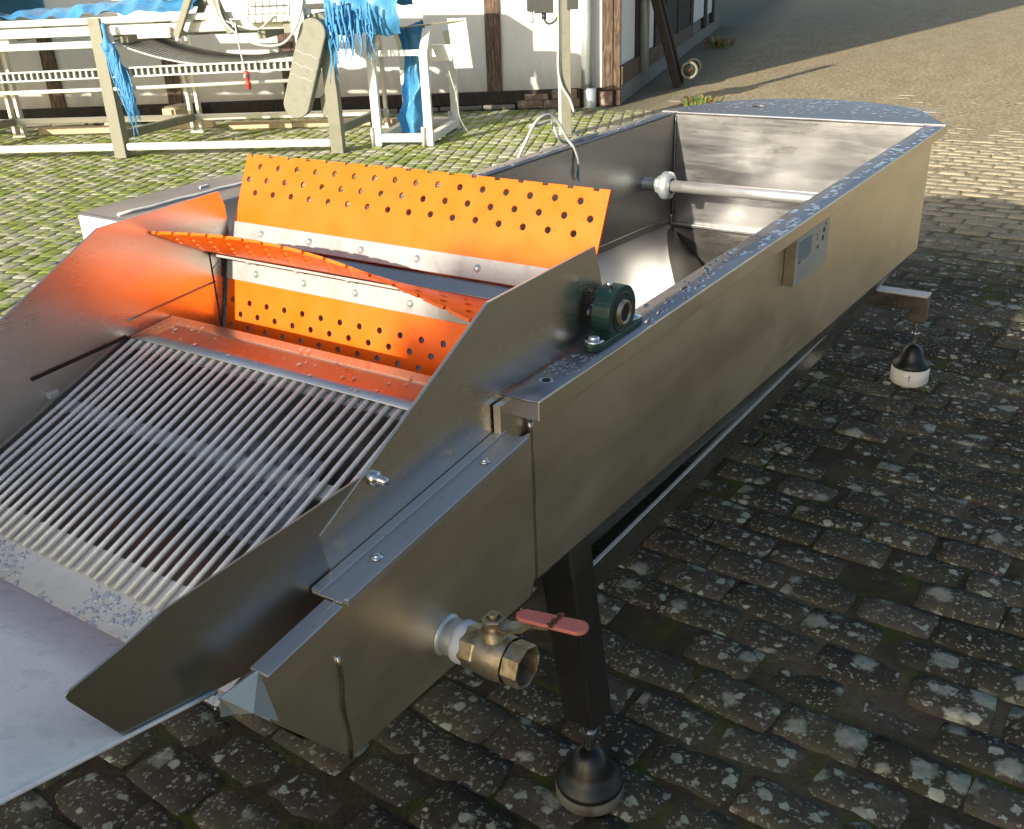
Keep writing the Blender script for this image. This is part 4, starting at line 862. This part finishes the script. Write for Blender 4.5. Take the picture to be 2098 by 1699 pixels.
for i in range(72):
    s0 = .15 + random.uniform(-.025, .05); ph = random.random() * 6; ln = random.uniform(.35, .62) + (.22 if i % 14 == 0 else 0)
    pts_ = [CV(s0 + .13 * (j / 9) * random.uniform(.8, 1.1) + .022 * math.sin(ph + j * .8) * (1 - j / 14), -.035 + .022 * math.cos(ph + j * .7), .985 - ln * j / 9 * 1.12) for j in range(10)]
    mb = MB(); mb.tube(pts_, [.010 * random.uniform(.5, 1)] * 7 + [.005, .003, .001], 5); obj('strand', mb, 'twine', tg)
mb = MB(); mb.lathe(CV(.16, -.03, .955), (0, 0, 1), [(.0, -.05), (.04, -.035), (.05, 0), (.035, .04), (.015, .10), (.022, .17), (.010, .20)], 10); obj('knot', mb, 'twine', tg)
# planks and rubble under the conveyor
for i, (s, t, ln, a) in enumerate(((-1.1, 1.55, .95, 0), (-.02, 1.72, .62, .02), (.85, 1.62, .70, -.02), (1.6, 1.62, .85, .015), (2.55, 1.55, .75, .0))):
    lab = ['pale wooden batten on the ground at the left, under the conveyor', 'pale wooden batten on the ground beside the blue twine', 'pale wooden batten on the ground behind the paired back legs', 'pale wooden batten on the ground below the drive cover', 'pale wooden batten on the ground behind the small stand'][i]
    mb = MB(); mb.bar(CV(s - ln / 2, t, .035), CV(s + ln / 2, t + a * ln, .035), .09, .07); tag(obj('wooden_batten', mb, 'oak_new', base=CV(s, t, 0), bevel=.006), lab, 'batten', 'battens under the conveyor')
for i, (s, t, h, lab) in enumerate(((-.20, 1.95, .26, 'rough pale stone block against the sill left of the blue twine'), (-.9, 1.98, .10, 'small pale stone lump on the ground at the far left'))):
    bm = bmesh.new(); bmesh.ops.create_cube(bm, size=1); bmesh.ops.bevel(bm, geom=bm.edges[:], offset=.12, segments=2, affect='EDGES')
    for v in bm.verts: v.co = Vector((v.co.x * .26, v.co.y * .20, v.co.z * h * .8)) * (1 + .18 * noise.noise(v.co * 3 + Vector((i * 9, 0, 0))))
    me = bpy.data.meshes.new('rubble_stone'); bm.to_mesh(me); bm.free(); me.materials.append(MATS['oak_new']); o = bpy.data.objects.new('rubble_stone', me); col.objects.link(o); o.location = CV(s, t, h * .4); tag(o, lab, 'stone', 'rubble along the house')
# ---------- small frame stand on the right of the conveyor
fA, fB, fC, fD = Vector((5.90, 5.50, 0)), Vector((6.09, 5.05, 0)), Vector((6.96, 5.40, 0)), Vector((6.78, 5.86, 0))
fs = thing('machine_stand', (6.4, 5.4, 0), 'small pale metal stand with cranked legs and tilted plate beside the blue strip', 'stand')
def fbar(a, b, w_, h_, mat, name, bevel=.004, up=(0, 0, 1)):
    mb = MB(); mb.bar(a, b, w_, h_, up); return obj(name, mb, mat, fs, bevel=bevel)
Zv = Vector((0, 0, 1))
for (p_, q_) in ((fA, fD), (fB, fC)):
    for a_, b_2, hh in ((p_, q_, .80), (q_, p_, .78)):
        inn = (b_2 - a_).normalized() * .15
        fbar(a_ + Zv * .0, a_ + Zv * hh, .075, .075, 'rail_white', 'leg', up=tuple(cnv)); fbar(a_ + Zv * (hh - .01), a_ + inn + Zv * (hh + .17), .072, .072, 'rail_white', 'leg_crank', up=tuple(cnv))
for a_, b_2, z in ((fA, fB, .07), (fD, fC, .07), (fA, fD, .06), (fB, fC, .06)): fbar(a_ + Zv * z, b_2 + Zv * z, .07, .07, 'rail_white', 'foot_rail')
for a_ in (fA, fB, fC): 
    mb = MB(); mb.tube([a_ + Vector((-.06, .02, .0)), a_ + Vector((-.06, .02, .17))], .02, 10); obj('levelling_screw', mb, 'alu', fs)
fbar(fA + Zv * .80, fB + Zv * .80, .035, .05, 'rail_white', 'cross_rail')
tp = [fA + Zv * 1.0 + cnv * .12, fB + Zv * 1.0 + cnv * .12]
fbar(tp[0] + cdv * -.02 + Zv * -.02, tp[0] + (tp[1] - tp[0]) * .52 + Zv * .0, .07, .09, 'belt_plastic', 'short_roller', bevel=.02)
fbar(tp[0] + (tp[1] - tp[0]) * .55, tp[1] + cdv * .36 + cnv * .1 + Zv * .04, .10, .012, 'alu_grey', 'top_plate')
mb = MB(); a_ = tp[1] + cdv * .20 + cnv * .05; mb.prism([a_ + Zv * .06, a_ + cdv * .17 + Zv * .06, a_ + cdv * .21 + Zv * -.36, a_ + cdv * .04 + Zv * -.36], cnv * .012); obj('tilted_plate', mb, 'alu', fs, bevel=.003)
mb = MB(); a_ = tp[1] + cdv * .02 + cnv * .10 + Zv * -.30; mb.prism([a_, a_ + cdv * .20, a_ + cdv * .20 + Zv * .14, a_ + Zv * .14], cnv * .10); obj('motor_box', mb, 'rail_white', fs, bevel=.01)
cable('stand_cable', [Vector((6.35, 4.98, .62)), Vector((6.40, 4.95, .40)), Vector((6.46, 4.97, .2)), Vector((6.56, 4.96, .05))], .007, 'cable', '', root=fs)
# ---------- post with switch boxes
PP = Vector((6.985, 4.15, 0)); vd_ = (PP - Vector((CAM.x, CAM.y, 0))).normalized(); vr = Vector((vd_.y, -vd_.x, 0))
pst = thing('metal_post', PP, 'slim steel channel post with black switch boxes standing by the house corner', 'post')
def pbox(a, z, w_, d_, h_, mat, name, t=0, bevel=.004, par=None):
    mb = MB(); mb.box(PP + vr * a + vd_ * t + Zv * z, (w_, d_, h_), Matrix((vr, vd_, Zv)).transposed()); return obj(name, mb, mat, par or pst, bevel=bevel)
pbox(.020, 1.1, .085, .06, 2.2, 'alu_grey', 'channel'); pbox(-.040, 1.1, .032, .07, 2.2, 'zinc', 'channel_flange'); pbox(.0, .006, .22, .2, .012, 'alu_grey', 'base_plate')
b1 = pbox(-.17, 1.20, .17, .09, .26, 'black_box', 'switch_box', -.05); b2 = pbox(-.285, 1.15, .065, .08, .12, 'black_box', 'switch_box', -.05); b3 = pbox(.085, 1.20, .10, .09, .22, 'black_box', 'switch_box', -.02)
mb = MB(); mb.tube([PP + vr * -.285 + vd_ * -.05 + Zv * z for z in (1.09, 1.03, 1.02, .99)], [.022, .022, .026, .020], 12); obj('cable_gland', mb, 'white_plastic', b2)
mb = MB(); mb.tube([PP + vr * -.17 + vd_ * -.05 + Zv * z for z in (1.07, 1.02)], .022, 10); obj('cable_gland', mb, 'black_box', b1)
cable('post_cable', [PP + vr * -.17 + vd_ * -.05 + Zv * 1.04, PP + vr * -.15 + vd_ * -.06 + Zv * .99, PP + vr * -.10 + vd_ * -.06 + Zv * .985, PP + vr * -.05 + vd_ * -.05 + Zv * 1.04, PP + vr * -.045 + vd_ * -.05 + Zv * 1.2], .010, 'black_box', '', root=pst)
cable('post_cable', [PP + vr * -.045 + vd_ * -.05 + Zv * 1.6, PP + vr * -.045 + vd_ * -.05 + Zv * .9, PP + vr * -.052 + vd_ * -.06 + Zv * .60, PP + vr * -.02 + vd_ * -.07 + Zv * .45, PP + vr * .05 + vd_ * -.07 + Zv * .33, PP + vr * .085 + vd_ * -.07 + Zv * .22], .012, 'cable', '', root=pst)
# loose cable over the tank's far rim
bc = thing('bare_ended_cable', T(1.8, 1.03, 0), 'grey cable with bare wire ends knotted over the far rim of the tank', 'cable')
kx = 1.80
cable('sheath', [T(kx - .19, 1.10, -.02), T(kx - .19, 1.06, .05), T(kx - .145, 1.05, .10), T(kx - .08, 1.045, .112), T(kx - .04, 1.03, .08), T(kx - .015, 1.015, .03), T(kx, 1.0, .0), T(kx + .012, .993, -.035), T(kx + .012, .990, -.06)], .0055, 'cable', '', root=bc)
cable('sheath', [T(kx - .165, 1.06, .09), T(kx - .11, 1.06, .085), T(kx - .05, 1.055, .088), T(kx - .06, 1.03, .055), T(kx - .03, 1.03, .025), T(kx + .02, 1.03, .010), T(kx + .10, 1.035, .009), T(kx + .22, 1.03, .009)], .0055, 'cable', '', root=bc)
for i, mt in enumerate(('wire_green', 'wire_blue', 'belt_plastic')):
    cable('wire', [T(kx + .012, .990, -.06), T(kx + .008 + .006 * i, .990, -.08), T(kx + .002 + .010 * i, .990, -.105 - .008 * i)], .0020, mt, '', root=bc)
# ---------- old sack truck leaning in the shade
ct = thing('sack_truck', (10.5, 4.65, 0), 'old dark wooden sack truck with two wheels leaning on the shaded house side', 'sack truck')
base_c = Vector((10.48, 4.64, 0)); lean = -snv.normalized()
along = sdv
for i, o_ in enumerate((0, .34)):
    mb = MB(); a_ = base_c + along * o_ + Zv * .02; b_ = base_c + along * (o_ * .9 - .75) + lean * .55 + Zv * 2.3; mb.bar(a_, b_, .09, .11, tuple(along)); obj('side_beam', mb, 'timber_dark', ct, bevel=.008)
for z in (.5, 1.0, 1.5): 
    f_ = z / 2.3; mb = MB(); a_ = base_c + along * (-.75 * f_) + lean * .55 * f_ + Zv * z; mb.bar(a_, a_ + along * .34, .05, .04); obj('cross_slat', mb, 'timber_dark', ct)
for o_ in (.02, .40):
    mb = MB(); c_ = base_c + along * o_ - lean * .14 + Zv * .20; ax = (along + lean * .15).normalized()
    mb.lathe(c_, ax, [(.075, -.012), (.098, -.02), (.104, -.012), (.104, .012), (.098, .02), (.075, .012), (.075, -.012)], 24); wh = obj('wheel', mb, 'alu_grey', ct)
    mb = MB(); mb.lathe(c_, ax, [(.0, -.006), (.078, -.006), (.078, .006), (.0, .006)], 16); obj('wheel_disc', mb, 'black_box', wh)
    mb = MB(); mb.lathe(c_, ax, [(.0, -.03), (.02, -.03), (.022, .03), (.0, .03)], 10); obj('hub', mb, 'rust', wh)
mb = MB(); mb.tube([base_c + along * -.02 - lean * .14 + Zv * .2, base_c + along * .45 - lean * .14 + Zv * .2], .012, 8); obj('axle', mb, 'rust', ct)
# ---------- weeds and leaves
def leafclump(name, c, n, r, hgt, mats, label, cat, lw=.012):
    root = thing(name, c, label, cat)
    for q in range(len(mats)):
        mb = MB()
        for i in range(n // len(mats)):
            a = random.uniform(0, 6.28); d_ = r * math.sqrt(random.random()); p_ = Vector(c) + Vector((math.cos(a), math.sin(a), 0)) * d_
            ln = hgt * random.uniform(.5, 1.15); t_ = Vector((math.cos(a + random.uniform(-.8, .8)), math.sin(a + random.uniform(-.8, .8)), 0)); s_ = Vector((-t_.y, t_.x, 0)); k_ = random.uniform(.3, 1.0)
            pts_ = [p_, p_ + t_ * ln * k_ * .3 + Zv * ln * .45, p_ + t_ * ln * k_ * .65 + Zv * ln * .75, p_ + t_ * ln * k_ + Zv * ln * random.uniform(.5, .9)]; ws = [.4, 1, .8, .05]
            mb.add([pts_[j] + s_ * lw * ws[j] * sg for j in range(4) for sg in (-1, 1)], [(2 * j, 2 * j + 1, 2 * j + 3, 2 * j + 2) for j in range(3)])
        o = obj('leaves', mb, mats[q], root); o['kind'] = 'stuff'
    return root
leafclump('weed_clump', (9.15, 3.72, 0), 110, .22, .11, ['leaf_green', 'leaf_red'], 'low green and reddish weed clump growing in the paving by the house shadow', 'weed', .014)
leafclump('weed_clump', (15.6, 6.25, 0), 50, .25, .20, ['leaf_green', 'leaf_dry'], 'dark weeds at the foot of the far shaded house wall', 'weed', .02)
lf = thing('leaf_pile', CV(1.02, .55, 0), 'small heap of dry brown leaves on the paving under the conveyor', 'leaves')
mb = MB()
for i in range(90):
    p_ = CV(1.02 + random.gauss(0, .16), .55 + random.gauss(0, .07), .004 + random.random() * .03); a = random.uniform(0, 6.28); u_ = Vector((math.cos(a), math.sin(a), random.uniform(-.5, .5))) * random.uniform(.02, .045); v_ = Vector((-math.sin(a), math.cos(a), random.uniform(-.4, .4))) * random.uniform(.012, .025)
    mb.add([p_ - u_, p_ + v_, p_ + u_, p_ - v_], [(0, 1, 2, 3)])
o = obj('leaves', mb, 'leaf_dry', lf); o['kind'] = 'stuff'

# ================================================================== PAVING STONES
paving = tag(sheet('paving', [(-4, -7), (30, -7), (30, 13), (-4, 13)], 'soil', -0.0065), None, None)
NX, NY = 6, 4
variants = []
def stone_geo(seed, L_, W_):
    vs = []; rnd = random.Random(seed); cut = [rnd.uniform(.008, .024) for _ in range(4)]
    for j in range(NY + 1):
        for i in range(NX + 1):
            u = i / NX; v = j / NY
            x = (u - .5) * L_; y = (v - .5) * W_
            uu = 1 - abs(2 * u - 1); vv = 1 - abs(2 * v - 1)
            if i in (0, NX) and j in (0, NY): x *= .965; y *= .945
            ex = min(1, (min(uu * L_, vv * W_)) / .022)
            z = -.0065 * (1 - ex) ** 2 + .0030 * noise.noise(Vector((x * 28, y * 28, seed * 3.1))) + .0022 * noise.noise(Vector((x * 75, y * 75, seed)))
            x += .0045 * noise.noise(Vector((x * 14, y * 14, seed + 50))) ; y += .0045 * noise.noise(Vector((x * 14, y * 14, seed + 90)))
            vs.append((x, y, z))
    fs = [(j * (NX + 1) + i, j * (NX + 1) + i + 1, (j + 1) * (NX + 1) + i + 1, (j + 1) * (NX + 1) + i) for j in range(NY) for i in range(NX)]
    bd = list(range(NX + 1)) + [j * (NX + 1) + NX for j in range(1, NY + 1)] + [NY * (NX + 1) + i for i in range(NX - 1, -1, -1)] + [j * (NX + 1) for j in range(NY - 1, 0, -1)]
    b0 = len(vs); vs += [(vs[q][0] * 1.015, vs[q][1] * 1.02, -.045) for q in bd]; n = len(bd)
    fs += [(bd[(i + 1) % n], bd[i], b0 + i, b0 + (i + 1) % n) for i in range(n)]
    return vs, fs
for s in range(16): variants.append(stone_geo(s, .1955, .1195))
vm = []
for vs, fs_ in variants:
    me = bpy.data.meshes.new('cobblestone'); me.from_pydata(vs, [], fs_); me.polygons.foreach_set('use_smooth', [True] * len(fs_)); me.materials.append(MATS['cobble']); vm.append(me)
def boundary(x): return 1.55 + .28 * x
stones = []
def field(rot, PXx, PYy, keep, x0, x1, y0, y1, org, fsc=1.0):
    c, s = math.cos(rot), math.sin(rot); n0 = 0
    j = int(y0 / PYy)
    while j * PYy < y1:
        offs = (.5 if j % 2 else 0) * PXx + random.uniform(-.02, .02); i = int(x0 / PXx)
        while i * PXx < x1:
            lx, ly = i * PXx + offs + random.uniform(-.006, .006), j * PYy + .012 * noise.noise(Vector((i * .25, j * .3, rot))); x, y = org[0] + c * lx - s * ly, org[1] + s * lx + c * ly; i += 1
            if not keep(x, y): continue
            pr = proj((x, y, 0))
            if pr is None or not (-700 < pr[0] < 3400 and -120 < pr[1] < 2700): continue
            stones.append((x, y, rot + random.gauss(0, .034) + (math.pi if random.random() < .5 else 0), random.randrange(16), pr, fsc))
        j += 1
def inhouse(x, y):
    d = Vector((x, y, 0)) - W0
    return d.dot(wn) > -.06 and (Vector((x, y, 0)) - S0).dot(snv) < .05
field(R(-92), .200, .124, lambda x, y: y < boundary(x) and x < 13.5 and not inhouse(x, y), -7, 11, -4, 15, (0, 0))
field(R(25), .170, .1055, lambda x, y: y >= boundary(x) and x < 11 and not inhouse(x, y), 0, 15, -3, 11, (0, 1), .85)
bpy.context.view_layer.update()
dg = bpy.context.evaluated_depsgraph_get()
def visible(x, y):
    d = Vector((x, y, .004)) - CAM; hit = scn.ray_cast(dg, CAM, d.normalized(), distance=d.length - .03)
    return not hit[0]
def size(s): 
    g_ = abs((Vector((s[0], s[1], 0)) - CAM).normalized().z); return g_ / (s[4][2] ** 2)
order = sorted(range(len(stones)), key=lambda i: -size(stones[i])); chosen = set()
for i in order:
    s = stones[i]
    if -20 < s[4][0] < 2118 and -20 < s[4][1] < 1719 and visible(s[0], s[1]):
        chosen.add(i)
        if len(chosen) == 300: break
V = []; F = []; TI = []
for i, (x, y, rz, vi, pr, fsc) in enumerate(stones):
    szs = .85 if fsc == 1 else .5
    sxs = random.uniform(.88, 1.05) * fsc; sys_ = random.uniform(.90, 1.06) * fsc; tx, ty = random.gauss(0, .018) * szs, random.gauss(0, .018) * szs; z = random.gauss(0, .0036) * szs; tint = random.random()
    if x > 7.5: z -= .019 * min(1, (x - 7.5) / 5.5) + .010 * max(0, noise.noise(Vector((x * .5, y * .9, 2)))) * min(1, (x - 7.5) / 1.5)
    if i in chosen:
        o = bpy.data.objects.new('cobblestone', vm[vi]); col.objects.link(o); o.parent = paving; o.location = (x, y, z); o.rotation_euler = (tx, ty, rz); o.scale = (sxs, sys_, szs); o['tint'] = tint
    else:
        mt = Matrix.Translation((x, y, z)) @ Matrix.Rotation(rz, 4, 'Z') @ Matrix.Rotation(ty, 4, 'Y') @ Matrix.Rotation(tx, 4, 'X') @ Matrix.Diagonal((sxs, sys_, szs, 1)); b0 = len(V)
        V += [tuple(mt @ Vector(v)) for v in variants[vi][0]]; F += [tuple(b0 + q for q in f_) for f_ in variants[vi][1]]; TI += [tint] * len(variants[vi][0])
me = bpy.data.meshes.new('more_cobblestones'); me.from_pydata(V, [], F); me.polygons.foreach_set('use_smooth', [True] * len(F)); me.materials.append(MATS['cobble'])
at = me.attributes.new('tint', 'FLOAT', 'POINT'); at.data.foreach_set('value', TI)
o = bpy.data.objects.new('more_cobblestones', me); col.objects.link(o); o.parent = paving; o['kind'] = 'stuff'
print('stones', len(stones), 'individual', len(chosen))
